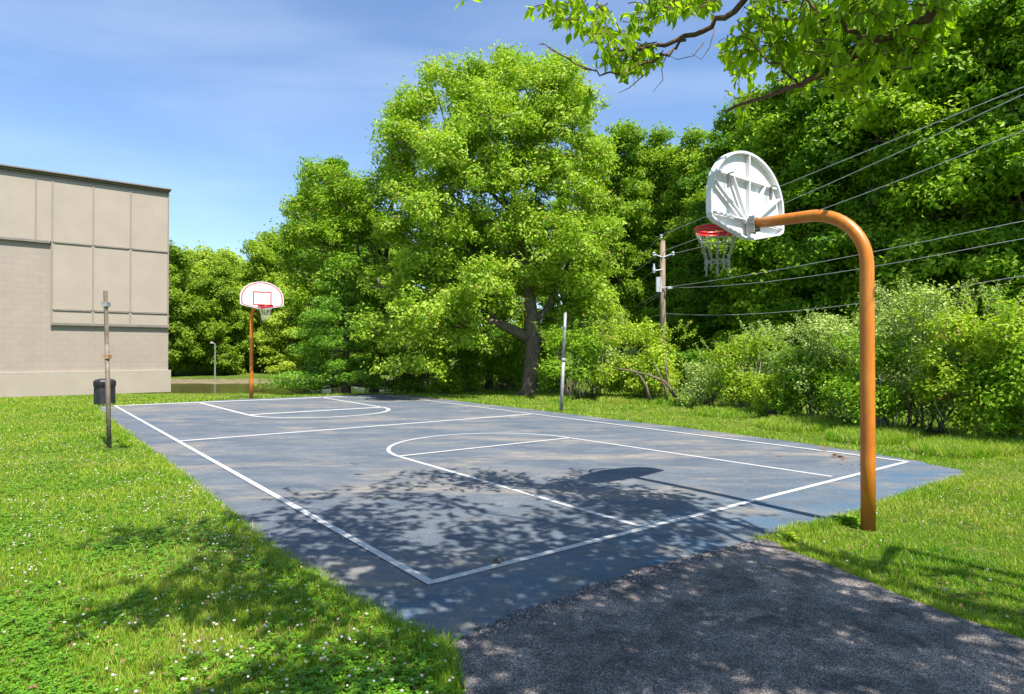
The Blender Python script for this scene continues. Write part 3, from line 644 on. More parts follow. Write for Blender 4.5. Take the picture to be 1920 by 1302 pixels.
# ------------------------------------------------------------------ pines
def pine(basepx, Y, height, spread, label, seed, zlow=.4, lean=0, needle=.16, nb=20):
    r = np.random.default_rng(seed); base = at(basepx, 740, Y); base[2] = float(hgt(base[0], base[1])); root = empty('pine_tree', base, 0, label, 'pine tree')
    tr = MB().tube([(lean*q, 0, height*q-.1) for q in np.linspace(0, 1, 8)], np.linspace(.2, .02, 8), 10); nd = MB()
    zz = zlow
    while zz < height*.98:
        q = zz/height; Ls = spread*(1-q)**.75*r.uniform(.8, 1.1)+.15; nbr = r.integers(5, 8); a0 = r.uniform(0, 6)
        for k in range(nbr):
            a = a0+k/nbr*2*math.pi+r.normal(0, .2); l = Ls*r.uniform(.65, 1.1); d = np.array([math.cos(a), math.sin(a), 0])
            s = np.array([lean*q, 0, zz]); e = s+d*l+[0, 0, l*r.uniform(-.08, .16)]; Q = limb(tr, s, e, .045*(1-q)+.012, .008, r, 6, .05, -.06, 5)
            m = max(3, int(l*7)); ts_ = r.uniform(.3, 1.05, m); side = r.normal(0, .24, m)*l*.9*(1.1-ts_*.6)
            e2 = np.array([-d[1], d[0], 0]); c = s+(e-s)*ts_[:, None]+e2*side[:, None]; c[:, 2] += r.normal(.03, .05, m)
            nn = 70; idx = np.repeat(np.arange(m), nn); n = len(idx); dd = rnd_unit(r, n)*np.array([.34, .34, .15])
            leaves(nd, c[idx]+dd, np.array([0, 0, 1.])+r.normal(0, .5, (n, 3)), needle*r.uniform(.6, 1.3, n), r, .22, .1)
        zz += r.uniform(.45, .75)*(1-.45*q)
    nd.build('crown', M['needle'], root); tr.build('trunk', M['bark'], root, True); return root
pine(649, 25.0, 5.9, 3.5, 'layered dark green pine with wide low boughs by the pond, right of the far hoop', 51, zlow=.75)
pine(628, 33.5, 13.0, 3.0, 'pointed pine whose dark tip rises above the left oak crown', 55, zlow=5, needle=.22)

# ------------------------------------------------------------------ woodland variants
def wood_variant(seed, H, Wd, low, leafm, flat=.5, lsize=.20, per=15.0, nleaf=95, crad=.55, bark='bark'):
    r = np.random.default_rng(seed); root = empty('woodland_tree', (0, 0, 0)); lb = []
    n = 22
    for i in range(n):
        q = (i+.5)/n; z_ = low+(H-low)*q; R_ = Wd*math.sin(math.pi*min(1, (.18+.82*q)))**.6*(.9 if q < .8 else .7)
        a = i*2.4+r.normal(0, .3); k = r.uniform(.35, .75); rr = Wd*r.uniform(.30, .52)*(1-.3*q**3)
        lb.append((R_*k*math.cos(a), R_*k*math.sin(a), z_-rr*.4*q, rr, rr, rr*.85))
    crown(lb, per, crad, nleaf, lsize, seed+1, shell=.3, flat=flat)[0].build('crown', leafm, root)
    tp_ = [(r.normal(0, .12)*q*4, r.normal(0, .12)*q*4, H*.93*q-.4) for q in np.linspace(0, 1, 8)]
    woody((0, 0, 0), tp_, np.linspace(.24, .03, 8), lb, .08, seed+2, 2).build('trunk', M[bark], root, True)
    return root
VW = [wood_variant(101, 15, 3.4, 1.6, M['leaf_wood']), wood_variant(111, 14, 3.8, 2.2, M['leaf_wood']), wood_variant(121, 16, 3.1, 3.0, M['leaf_wood'])]
VO = wood_variant(151, 15, 3.5, 2.0, M['leaf_oak2'])
VX = wood_variant(161, 15, 3.6, 1.2, M['leaf_shrub'], .6, .21, 11.0, 100, .62)
VF = [wood_variant(131, 11, 3.6, .8, M['leaf_far'], .7, .23, 12.0), wood_variant(141, 10, 3.2, .4, M['leaf_far'], .7, .23, 12.0, bark='bark_pale')]
used = set()
def place(var, px, Y, sc, label, group, cat='tree', name=None, dz=0):
    o = var if var.name not in used else copy_tree(var); used.add(var.name)
    p = at(px, 740, Y); z_ = float(hgt(p[0], p[1])); o.location = (p[0], p[1], z_+dz); o.rotation_euler = (0, 0, (px*7.13+Y) % 6.28)
    o.scale = (sc, sc, sc*(1+.06*math.sin(px))); tag(o, label, cat, group); return o
GR = 'trees of the dense wood on the right'
front = [(1165, 41, 1.08, 'pale topped woodland tree just right of the tallest oak'), (1235, 42, 1.12, 'woodland tree rising directly behind the wooden utility pole'),
         (1305, 38.5, 1.07, 'woodland tree showing sky gaps left of the near backboard'), (1375, 33, 1.0, 'woodland tree directly behind the near white backboard'),
         (1455, 29, 1.02, 'dark woodland tree above the bend of the near hoop pole'), (1540, 27.0, 1.04, 'woodland tree behind the wires between backboard and orange pole'),
         (1635, 25.0, 1.03, 'dark woodland tree directly behind the top of the orange pole'), (1725, 23.5, 1.04, 'woodland tree right of the orange pole behind the silvery shrub'),
         (1830, 22.0, 1.02, 'woodland tree behind the tall shrub near the right edge'), (1935, 20.5, 1.0, 'woodland tree cut by the right edge of the view')]
for i, (px, Y, sc, lb) in enumerate(front): place(VO if i < 3 else VX if i in (5, 8) else VW[i % 3], px, Y, sc, lb, GR)
for i, (px, Y) in enumerate([(1130, 46), (1200, 47), (1275, 45), (1340, 42), (1415, 38), (1500, 35.5), (1590, 33), (1685, 31), (1785, 29), (1885, 27), (1990, 25), (2110, 22), (2220, 18.5), (1050, 44), (970, 46), (890, 44), (810, 45), (740, 47), (1250, 54), (1450, 48), (1640, 42), (1800, 38)]):
    place(VW[(i+1) % 3], px, Y, 1.0 if px > 1100 else .78, 'dark green tree of the back row of the wood, mostly hidden behind nearer trees', GR)
GF = 'trees beyond the pond'
farr = [(322, 45, 0.83, 'pale trunked tree beside the building corner beyond the pond'), (362, 50, 0.90, 'yellow green tree beyond the pond near the building corner'), (405, 46, 0.77, 'yellow green tree beyond the pond behind the thin lamp post'),
        (445, 52, 0.90, 'tree beyond the pond just left of the far hoop'), (492, 50, 0.92, 'light green tree beyond the pond directly behind the far backboard'), (545, 48, 0.83, 'tree beyond the pond right of the far backboard')]
for i, (px, Y, sc, lb) in enumerate(farr): place(VF[i % 2], px, Y, sc, lb, GF, dz=-.3)
for i, (px, Y, sc) in enumerate([(300, 62, .95), (345, 64, 1.05), (390, 62, 1.08), (430, 66, 1.0), (470, 62, .92), (520, 64, 1.25), (580, 60, 1.1), (640, 56, 1.0), (690, 58, 1.0), (250, 60, 1.1), (180, 62, 1.1), (600, 47, .8), (655, 45, .7), (705, 46, .75)]):
    place(VF[(i+1) % 2] if px < 560 else VW[i % 3], px, Y, sc, 'rear tree of the wood beyond the pond, only its top showing over nearer trees', GF, dz=-.3)

# ------------------------------------------------------------------ shrubs
def shrub(px, Y, W_, H, leafm, label, seed, lsize=.075, dens=1.0, stems=9, name='shrub', shape=None, low=.12, crad=.26, group='shrubs along the edge of the wood'):
    r = np.random.default_rng(seed); base = at(px, 740, Y); base[2] = float(hgt(base[0], base[1])); root = empty(name, base, 0, label, 'shrub', group); lb = []
    for i in range(16):
        q = r.uniform(low, .82); a = r.uniform(0, 2*math.pi); k = math.sqrt(r.uniform(0, 1))*.7; rr = W_*r.uniform(.26, .42)*(1.05-.4*q)
        lb.append((W_*k*math.cos(a)*(1-.3*q), W_*.8*k*math.sin(a)*(1-.3*q), H*q, rr, rr, min(rr*.85, H*.3)))
    cm, cs = crown(lb, 60*dens, crad, 80, lsize, seed+1, shell=.5, flat=.8)
    st = MB()
    # arching shoots sticking out of the top with leaves along them
    n = int(34*W_); 
    for _ in range(n):
        a = r.uniform(0, 2*math.pi); k = r.uniform(.2, .8)*W_; s = np.array([k*math.cos(a), k*math.sin(a)*.8, H*r.uniform(.6, .88)])
        d = np.array([math.cos(a)*.6, math.sin(a)*.6, r.uniform(.5, 1.1)]); d /= np.linalg.norm(d); l = r.uniform(.25, .6)*min(H, 2)*.42
        Q = limb(st, s, s+d*l, .008, .003, r, 5, .15, .05, 4); tt = r.uniform(.1, 1.05, 26); p = s+d*l*tt[:, None]+r.normal(0, .035, (26, 3))
        leaves(cm, p, r.normal(0, .5, (26, 3))+[0, 0, .6], lsize*r.uniform(.6, 1.2, 26), r, .5)
    cm.build('crown', leafm, root)
    for i in range(stems):
        l = lb[i % len(lb)]; a = r.uniform(0, 6.28); limb(st, (r.uniform(.05, .3)*W_*math.cos(a), r.uniform(.05, .3)*W_*math.sin(a), -.08), l[:3], r.uniform(.018, .035), .008, r, 7, .12, .03, 6)
    for i in range(stems*2):
        a = r.uniform(0, 6.28); s = np.array([.5*W_*math.cos(a)*r.random(), -.5*W_*abs(math.sin(a))*r.random(), .02]); limb(st, s, s+[r.normal(0, .25), r.normal(0, .2), H*r.uniform(.3, .6)], .012, .004, r, 5, .15, 0, 4)
    st.build('stems', M['bark_pale' if seed % 2 else 'bark'], root, True); return root
WS = 1.14
S = [(2010, 10.2, 1.5, 2.6, 'leaf_shrub', 'leafy green shrub cut off by the right edge of the view', .08),
     (1868, 11.2, 1.45, 2.75, 'leaf_yellow', 'big bright green shrub at the right, second from the edge of the view', .085),
     (1735, 12.3, 1.45, 3.1, 'leaf_silver', 'tallest silvery shrub, just right of the orange hoop pole', .07),
     (1640, 12.6, 1.1, 2.0, 'leaf_shrub', 'low green shrub directly behind the orange hoop pole', .075),
     (1590, 14.2, 1.35, 2.65, 'leaf_silver', 'silvery green shrub just left of the orange hoop pole', .07),
     (1512, 14.8, 1.05, 1.75, 'leaf_shrub', 'dark green rounded shrub two left of the orange pole', .08),
     (1455, 15.2, .62, 1.15, 'leaf_yellow', 'small bright yellow green shrub in front of the shrub row', .09),
     (1388, 17.0, 1.05, 2.25, 'leaf_yellow', 'upright yellow green shrub with reddish tips below the chain net', .085),
     (1322, 18.0, .75, 1.35, 'leaf_silver', 'low silvery shrub between two yellow green shrubs', .075),
     (1440, 18.5, .9, 2.6, 'leaf_silver', 'blue grey willowy shrub rising behind the yellow green shrubs', .08),
     (1205, 20.5, 1.75, 2.75, 'leaf_yellow', 'wide yellow green shrub with leaning bare stems before the utility pole', .10),
     (1120, 22.5, 1.3, 3.2, 'leaf_silver', 'pale silvery shrub behind and right of the grey post', .10),
     (1068, 21.0, 1.1, 2.6, 'leaf_shrub', 'green bush directly behind the grey pipe post', .10),
     (1038, 22.2, .6, 1.1, 'leaf_shrub', 'small low bush at the right foot of the big oak', .10),
     (945, 26.0, 1.1, 2.1, 'leaf_shrub', 'bright green bush just left of the big oak trunk', .11),
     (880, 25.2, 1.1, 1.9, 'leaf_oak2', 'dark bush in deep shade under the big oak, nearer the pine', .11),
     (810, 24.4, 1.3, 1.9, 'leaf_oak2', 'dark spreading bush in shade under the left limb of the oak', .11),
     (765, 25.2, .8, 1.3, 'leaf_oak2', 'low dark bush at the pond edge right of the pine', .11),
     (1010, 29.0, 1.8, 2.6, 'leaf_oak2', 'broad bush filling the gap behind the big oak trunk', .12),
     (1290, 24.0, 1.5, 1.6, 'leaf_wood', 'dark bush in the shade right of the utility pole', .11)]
for i, (px, Y, W_, H, lm, lb, ls) in enumerate(S): shrub(px, Y, W_*WS, H, M[lm], lb, 200+i*7, ls, dens=1.0 if Y < 16 else .8, crad=.24 if Y < 16 else .3)
# leaning bare branches of the wide shrub
lbm = MB(); Yb = 18.9; bb_ = G(1274, 752); bb_[2] = 0
for path in ([(1274, 752), (1262, 735), (1245, 715), (1215, 703), (1180, 695), (1150, 690)], [(1250, 752), (1247, 725), (1235, 700), (1225, 680)], [(1218, 750), (1212, 725), (1200, 705), (1185, 692)], [(1268, 750), (1252, 722), (1250, 700), (1248, 660)]):
    lbm.tube([at(a, b, Yb)-bb_ for a, b in path], np.linspace(.05, .015, len(path)), 7)
fbm = empty('fallen_branch', bb_, 0, 'bare grey branches leaning out of the wide yellow green shrub to the grass', 'branch'); lbm.build('limbs', M['bark'], fbm, True)

# ------------------------------------------------------------------ utility pole and wires
UY = 28.0; ub = at(1243, 740, UY); ub[2] = float(hgt(ub[0], ub[1]))
up_ = empty('utility_pole', ub, 0, 'wooden utility pole with a grey box standing behind the yellow green shrub', 'utility pole')
tpz = at(1242, 452, UY)[2]-ub[2]
MB().tube([(0, 0, -.3), (0, 0, tpz*.5), (0, 0, tpz)], [.15, .135, .115], 14).build('pole', M['wood'], up_, True)
def loc(px, py, dy=0): return at(px, py, UY+dy)-ub
arm = MB().tube([loc(1228, 478, -.1), loc(1243, 483, -.1)], .03, 6).tube([loc(1243, 483, -.1), loc(1262, 476, -.1)], .03, 6); arm.build('crossarm', M['grey'], up_)
for a, b in ((1226, 477), (1262, 476), (1240, 444)): MB().lathe([(.03, -.12), (.07, -.06), (.04, 0), (.08, .04), (.03, .1)], loc(a, b, -.1), 8).build('insulator', M['grey'], up_)
MB().tube([loc(1240, 455, -.05), loc(1240, 442, -.1)], .02, 6).build('top_pin', M['galv'], up_)
MB().box(loc(1235, 534, -.2), (.24, .2, .66)).build('meter_box', M['grey'], up_)
MB().tube([loc(1225, 508, -.15), loc(1242, 506, -.1)], .03, 6).lathe([(.05, -.2), (.08, -.05), (.05, .1), (.04, .22)], loc(1226, 504, -.15), 8).build('fuse_cutout', M['grey'], up_)
MB().tube([loc(1242, 540, -.15), loc(1258, 538, -.3)], .025, 5).box(loc(1256, 540, -.3), (.22, .06, .08)).build('cable_bracket', M['grey'], up_)
WR = [((1240, 441), (1920, 163), (1160, 522), 'topmost overhead wire, running from the pole tip to the upper right', .0),
      ((1247, 470), (1920, 176), (1165, 528), 'second highest overhead wire, almost touching the topmost at the right edge', .3),
      ((1262, 476), (1920, 243), (1170, 555), 'third overhead wire, starting at the right end of the cross arm', .5),
      ((1258, 538), (1920, 414), (1180, 580), 'upper of two cables leaving the bracket beside the grey pole box', .2),
      ((1258, 540), (1920, 446), (1188, 586), 'lower of two cables leaving the bracket beside the grey pole box', .5),
      ((1248, 588), (1920, 515), (1200, 600), 'lowest thin overhead cable, disappearing behind the shrub tops', .7)]
for i, (a, b, c, lb, sg) in enumerate(WR):
    A = at(*a, UY-.25); B = at(*b, 14.2); D = B+(B-A)*1.5; C_ = at(*c, 42.0); P = []
    for q in np.linspace(0, 1, 10): P.append(C_+(A-C_)*q)
    for q in np.linspace(0, 1, 30)[1:]: p = A+(D-A)*q; s = 1.0; P.append(p-np.array([0, 0, 4*sg*.55*(min(q, .4)/.4)*(1-min(q, .4)/.4)]))
    P = np.array(P); o = MB().tube(P-A, .011 if i < 3 else .0095, 5).build('overhead_wire', M['wire'], None, True); o.location = A; tag(o, lb, 'wire', 'overhead wires on the utility pole')
# distant lamp post
lb_ = at(403, 711, 41.5); lb_[2] = float(hgt(lb_[0], lb_[1])); lp = empty('lamp_post', lb_, 0, 'thin pale lamp post on the far bank of the pond', 'lamp post')
hl = at(403, 645, 41.5)[2]-lb_[2]; MB().tube([(0, 0, 0), (0, 0, hl)], [.05, .035], 8).build('pole', M['galv'], lp); MB().tube([(0, 0, hl), (-.2, 0, hl+.04)], .03, 6).lathe([(.05, -.05), (.13, -.02), (.11, .06), (.03, .1)], (-.22, 0, hl+.05), 8).build('lamp_head', M['galv'], lp)

# ------------------------------------------------------------------ overhanging tree
K_SH = 1/math.tan(SUN_EL); OFF = SUN_AZ*K_SH                       # horizontal shift towards the sun per metre of height
ov = np.array([7.4, -.4, 0.]); ovt = empty('overhanging_tree', ov, 0, 'tree beside the drive whose leafy branches hang into the top right of the view', 'tree')
wd = MB(); ro = np.random.default_rng(77)
wd.tube(np.array([(7.4, -.4, -.1), (7.4, -.4, .3), (7.3, -.35, 1.5), (7.1, -.3, 3.0), (6.7, -.1, 4.4), (6.0, .1, 5.8), (5.2, .3, 7.4)])-ov, [.34, .25, .21, .2, .17, .13, .06], 14)
def leaf_broad(mb, c, t, nrm, size):
    """pointed oval leaves with a midrib fold; c = stalk end, t = direction of the tip"""
    n = len(c); t = t/np.linalg.norm(t, axis=1, keepdims=True); nrm = nrm-t*np.sum(nrm*t, 1, keepdims=True); nrm /= np.linalg.norm(nrm, axis=1, keepdims=True); s = np.cross(nrm, t)
    prof = [(0, 0), (.22, .20), (.48, .27), (.76, .16), (1, 0)]; S_ = size[:, None]; V_ = []
    for q, wd_ in prof: V_.append(c+t*S_*q-nrm*S_*.10*q*q*1.8)
    for q, wd_ in prof[1:-1]: V_.append(V_[prof.index((q, wd_))]+s*S_*wd_+nrm*S_*.06)
    for q, wd_ in prof[1:-1]: V_.append(V_[prof.index((q, wd_))]-s*S_*wd_+nrm*S_*.06)
    v = np.stack(V_, 1).reshape(-1, 3); k = (np.arange(n)*11)[:, None]
    T3 = np.array([[0, 1, 5], [0, 8, 1], [3, 4, 7], [3, 10, 4]]); Q4 = np.array([[1, 2, 6, 5], [2, 3, 7, 6], [1, 8, 9, 2], [2, 9, 10, 3]])
    mb.add(v, (k+T3.ravel()).reshape(-1, 3)); mb.f.append((k+Q4.ravel()).reshape(-1, 4)+mb.n-len(v))
lv = MB()
def spray(mb, s, d, l, n, size, r, hang=.7):
    """a twig with leaves along it, hanging"""
    d = d/np.linalg.norm(d); q = np.linspace(0, 1, 6)[:, None]; P = s+d*l*q; P[:, 2] -= .18*l*q[:, 0]**2; P[1:-1] += r.normal(0, .03*l, (4, 3))
    wd.tube(P-ov, np.linspace(.006, .0022, 6), 4, cap=False)
    tt = np.sort(r.uniform(.12, 1.0, n)); i = np.minimum((tt*5).astype(int), 4); fr = (tt*5-i)[:, None]; c = P[i]*(1-fr)+P[i+1]*fr
    t = d*.5+rnd_unit(r, n)*.7; t[:, 2] -= hang; nr = rnd_unit(r, n)*.8+np.array([0, 0, 1.0])
    leaf_broad(mb, c-ov, t, nr, size*r.uniform(.6, 1.25, n))
# visible branches, traced in space: (px,py,Y)
BR = [([(1800, -30, 4.25), (1735, 35, 4.35), (1640, 78, 4.5), (1590, 118, 4.65), (1500, 158, 5.0), (1440, 180, 5.4), (1362, 209, 5.8)], .042, .014),
      ([(1450, -90, 4.8), (1400, 5, 4.95), (1330, 52, 5.1), (1255, 82, 5.25), (1180, 95, 5.35), (1150, 88, 5.4)], .030, .009),
      ([(1282, 72, 5.2), (1255, 105, 5.25), (1215, 116, 5.3), (1160, 140, 5.4), (1118, 134, 5.4), (1060, 112, 5.4), (1012, 78, 5.45)], .013, .004),
      ([(1640, 78, 4.5), (1590, 55, 4.55), (1540, 30, 4.65), (1500, -10, 4.75)], .017, .009),
      ([(1500, 158, 5.0), (1460, 125, 4.95), (1420, 95, 4.9), (1400, 60, 4.9)], .011, .004),
      ([(1590, 118, 4.65), (1560, 90, 4.65), (1520, 70, 4.7)], .009, .004),
      ([(1735, 35, 4.35), (1700, 75, 4.4), (1690, 120, 4.4)], .009, .004),
      ([(1600, -60, 4.4), (1560, 10, 4.55), (1545, 60, 4.6)], .019, .006)]
BP = []
for path, ra, rb in BR:
    P = np.array([at(*p) for p in path]); n = len(P); q = np.linspace(0, n-1, n*4); P = np.stack([np.interp(q, np.arange(n), P[:, i]) for i in range(3)], 1)
    P += ro.normal(0, .012, P.shape); wd.tube(P-ov, np.interp(q, [0, n-1], [ra, rb]), 8); BP.append(P)
limb(wd, np.array([6.7, -.1, 4.4])-ov, BP[0][0]-ov, .07, .042, ro, 9, .22); limb(wd, np.array([6.3, 0, 5.2])-ov, BP[1][0]-ov, .05, .03, ro, 9, .25)
limb(wd, np.array([6.5, -.05, 4.8])-ov, BP[7][0]-ov, .035, .018, ro, 9, .3)
# visible leaf sprays: (px, py, radius px, how many sprays, Y)
VS = [(1060, 25, 42, 12, 5.9), (1110, 50, 38, 12, 5.9), (1150, 95, 40, 12, 5.8), (1170, 130, 28, 8, 5.8), (1215, 115, 26, 7, 5.75), (1225, 20, 34, 12, 5.8), (1265, 12, 28, 10, 5.7), (1310, 8, 30, 10, 5.6), (1195, 60, 20, 4, 5.85),
      (1105, 195, 12, 2, 5.9), (1385, 100, 36, 14, 5.7), (1430, 70, 40, 18, 5.6), (1480, 100, 42, 20, 5.6), (1530, 50, 46, 22, 5.5), (1450, 20, 40, 18, 5.5), (1560, 110, 38, 16, 5.5), (1600, 150, 32, 12, 5.4), (1650, 110, 38, 16, 5.35), (1700, 90, 38, 16, 5.25), (1735, 40, 34, 14, 5.2),
      (1590, 25, 40, 18, 5.4), (1660, 25, 36, 16, 5.3), (1490, 165, 26, 6, 5.6), (1390, 195, 18, 4, 5.9), (1620, 190, 16, 3, 5.4), (1770, 5, 26, 8, 5.15), (875, 0, 8, 1, 6.2), (993, 25, 6, 1, 6.1), (1690, 140, 22, 6, 5.25), (1560, 170, 22, 5, 5.5), (1340, -10, 30, 8, 5.6), (1400, 150, 22, 5, 5.8)]
for px, py, rp, ns, Y in VS:
    Y = Y-.45 if px < 1360 else (4.25+.9*max(0, (1640-px)/280) if py < 150 else 4.55+1.1*max(0, (1600-px)/210))
    for _ in range(int(ns*(2.3 if px < 1360 else 1.7))):
        a = ro.uniform(0, 6.28); k = math.sqrt(ro.random())*rp; c = at(px+k*math.cos(a), py+k*math.sin(a)*.8-14, Y+ro.normal(.12 if px < 1360 else .28, .2)); d = rnd_unit(ro, 1)[0]; d[2] = d[2]*.35-.2
        if c[2] > 0 and ro.random() < 1.0: spray(lv, c-d*.1, d, ro.uniform(.12, .26), ro.integers(4, 7), .095, ro)
# bare twigs
for path in ([(1255, 95), (1240, 125), (1243, 150), (1225, 172)], [(1320, 80), (1300, 105), (1270, 112), (1245, 100)], [(1118, 134), (1080, 120), (1040, 95), (1015, 80)], [(1340, 55), (1330, 90), (1315, 112), (1295, 100)], [(1220, 130), (1180, 165), (1160, 175)]):
    wd.tube(np.array([at(a, b, 5.8) for a, b in path])-ov, np.linspace(.006, .002, len(path)), 4)
# the rest of the canopy over the drive, out of the frame: it throws the dappled shade
SH = [  # shaded patches on the ground in the photograph: (px, py, rx, ry, weight)
    (600, 940, 60, 12, .7), (720, 918, 50, 10, .8), (800, 945, 60, 14, 1.0), (660, 975, 90, 20, 1.0), (560, 985, 70, 16, 1.0), (1040, 915, 50, 12, 1.0), (1100, 945, 80, 16, 1.1), (1210, 960, 80, 18, 1.1), (1330, 960, 70, 14, .8), (1390, 1000, 40, 12, .5),
    (900, 1000, 60, 16, .9), (1080, 985, 100, 20, 1.3), (1230, 1005, 100, 18, 1.2), (640, 1020, 70, 24, 1.3), (760, 1060, 70, 22, 1.1), (900, 1050, 90, 20, 1.3), (1050, 1040, 100, 20, 1.4), (700, 1100, 80, 26, 1.2), (850, 1110, 100, 26, 1.5), (1000, 1100, 100, 26, 1.5), (1180, 1070, 100, 24, 1.4),
    (820, 1170, 80, 26, 1.4), (950, 1160, 80, 22, 1.4), (1330, 1060, 80, 22, 1.4),
    (450, 985, 40, 14, .8), (330, 1003, 90, 9, 1.1), (200, 1015, 35, 8, .8), (440, 1030, 80, 20, .9), (560, 1050, 60, 24, 1.1), (330, 1120, 90, 26, 1.2), (440, 1100, 90, 26, 1.2), (250, 1140, 50, 16, .9), (560, 1130, 60, 20, .9), (480, 1160, 60, 16, .8),
    (700, 1230, 110, 30, 1.3), (560, 1260, 110, 26, 1.3), (420, 1280, 80, 20, 1.0), (790, 1290, 80, 30, 1.3),
    (1100, 1180, 120, 36, 1.5), (1000, 1260, 120, 36, 1.5), (1250, 1160, 120, 40, 1.4), (1400, 1120, 100, 36, 1.3), (1200, 1260, 130, 36, 1.5), (1400, 1230, 130, 44, 1.5), (1550, 1160, 110, 36, 1.1), (1600, 1250, 130, 40, 1.4), (1750, 1210, 110, 30, 1.2), (1800, 1280, 120, 30, 1.4),
    (1700, 1080, 40, 12, .4), (1800, 1110, 50, 14, .5), (1880, 1170, 50, 16, .6), (1500, 1070, 60, 18, .9)]
cl = 0
def visible(p, pad=0):
    if p[1] < .3: return False
    x = 960+F_PX*p[0]/p[1]; y = 651+F_PX*PITCH-F_PX*(p[2]-CAM_H)/p[1]; return -pad < x < 1920+pad and y > -pad
big = []
for px, py, rx, ry, wgt in SH:
    ga = G(px-rx, py); gb = G(px+rx, py); gc = G(px, py-ry); gd = G(px, py+ry); area = np.linalg.norm(ga-gb)*np.linalg.norm(gc-gd)*.8
    n = max(2, int(area*wgt*(64 if px < 480+max(0, (py-950))*1.25 else 95 if px > 950 and py > 1100 else 72 if 990 < py < 1190 else 38)))
    for _ in range(n):
        a = ro.uniform(0, 6.28); k = math.sqrt(ro.random()); g_ = G(px+rx*k*math.cos(a), py+ry*k*math.sin(a))
        h0 = max(3.6, (2.1+.56*g_[1])/1.25+.15); H = ro.uniform(h0, h0+2.2); p = np.array([g_[0]+OFF[0]*H, g_[1]+OFF[1]*H, H])
        t_ = 0
        while visible(p, 40) and t_ < 12: H += .3; t_ += 1; p = np.array([g_[0]+OFF[0]*H, g_[1]+OFF[1]*H, H])
        if visible(p, 40): continue
        big.append(p); m_ = ro.integers(2, 4)
        for _ in range(m_): d = rnd_unit(ro, 1)[0]; d[2] = d[2]*.3; spray(lv, p+ro.normal(0, .10, 3), d, ro.uniform(.25, .45), ro.integers(6, 10), .105, ro, .4)
big = np.array(big)
# outer crown behind and beside the camera, for completeness
for _ in range(520):
    a = ro.uniform(0, 6.28); k = math.sqrt(ro.random())*4.4; p = np.array([6.6+k*math.cos(a), -1.6+k*.9*math.sin(a), ro.uniform(4.0, 9.5-.22*k*k*.5)])
    if visible(p, 80): continue
    g2 = p[:2]-OFF*p[2]
    rr_ = g2[0]/max(g2[1], .1)
    if g2[1] > 2.2 and -.85 < rr_ < .85: continue
    for _ in range(2): d = rnd_unit(ro, 1)[0]; spray(lv, p, d, .4, 8, .11, ro, .4)
# boughs feeding the hidden canopy
hub = [np.array([6.2, 0., 5.4]), np.array([5.8, .15, 6.2]), np.array([5.2, .3, 7.4]), np.array([6.0, .1, 5.8])]
order = big[ro.permutation(len(big))[:14]]
for i, e in enumerate(order): 
    Q = limb(wd, hub[i % 4]-ov, e-ov, .035, .010, ro, 8, .06, .04)
    near_ = big[np.argsort(np.linalg.norm(big-e, axis=1))[1:7]]
    for e2 in near_: limb(wd, e-ov, e2-ov, .007, .003, ro, 4, .06, 0, 4)
lv.build('crown', M['leaf_over'], ovt); wd.build('trunk', M['bark_red'], ovt, True)

# ------------------------------------------------------------------ grass, clover, weeds
rg = np.random.default_rng(9)
def sample(N_, z0, z1, rlo=-1.0, rhi=1.0, pw=0):
    Z = z0*(z1/z0)**rg.random(N_); r_ = rg.uniform(rlo, rhi, N_); return r_*Z, Z
def lawnmask(x, y, pad=True):
    ok = ~inpoly(x, y, court_poly) & ~inpoly(x, y, drv_poly)
    d = (x-C0[0])*V[0]+(y-C0[1])*V[1]; t = -((x-C0[0])*U[0]+(y-C0[1])*U[1]); ok &= ~((d > 0) & (t > -.1)); ok &= ~((y > 25.0) & (x < -5.5)) & (y < 30)
    return ok
def blades(x, y, hh, ww, name, mat, label=None):
    n = len(x); a = rg.uniform(0, 2*math.pi, n); z = hgt(x, y)-.006; ln_ = rg.uniform(.15, .8, n)*hh; la = rg.uniform(0, 2*math.pi, n)
    B = np.stack([x, y, z], 1); s = np.stack([np.cos(a), np.sin(a), np.zeros(n)], 1)*ww[:, None]/2; le = np.stack([np.cos(la)*ln_, np.sin(la)*ln_, hh], 1); mid = le*[.38, .38, .58]
    v = np.stack([B-s, B+s, B+mid+s*.75, B+mid-s*.75, B+le], 1).reshape(-1, 3); k = np.arange(n)*5
    m = MB().add(v, np.stack([k, k+1, k+2, k+3], 1)); m.f.append(np.stack([k+3, k+2, k+4], 1)); o = m.build(name, mat); return o
x, y = sample(1150000, 2.3, 30, -1.7, 1.35); ok = lawnmask(x, y); x, y = x[ok], y[ok]
nfn = lambda x, y, s: np.sin(x*s+1.3*np.sin(y*s*.7))*np.cos(y*s*1.1+1.7*np.sin(x*s*.6+1))
patch = nfn(x, y, 1.9)*.5+nfn(x, y, 5.3)*.3+nfn(x+7, y, 12)*.2
bare = (nfn(x+3, y+5, 2.7)+nfn(x, y, 9)*.6 > 1.0) & (rg.random(len(x)) < .7); pb = G(205, 840); bare |= (np.hypot((x-pb[0]-.12), (y-pb[1])) < .30) & (rg.random(len(x)) < .85)
x, y, patch = x[~bare], y[~bare], patch[~bare]
H_ = (.027+.020*patch)*rg.uniform(.5, 1.5, len(x)); H_ = np.where(rg.random(len(x)) < .012, H_*2.0, H_); H_ = np.maximum(H_, .012)*(1+np.clip((y-8)/40, 0, .5)); H_ = np.where((y > 22) & (x < -4), H_*.5, H_)
W_ = np.maximum(.0042, .00125*y)*rg.uniform(.7, 1.3, len(x))
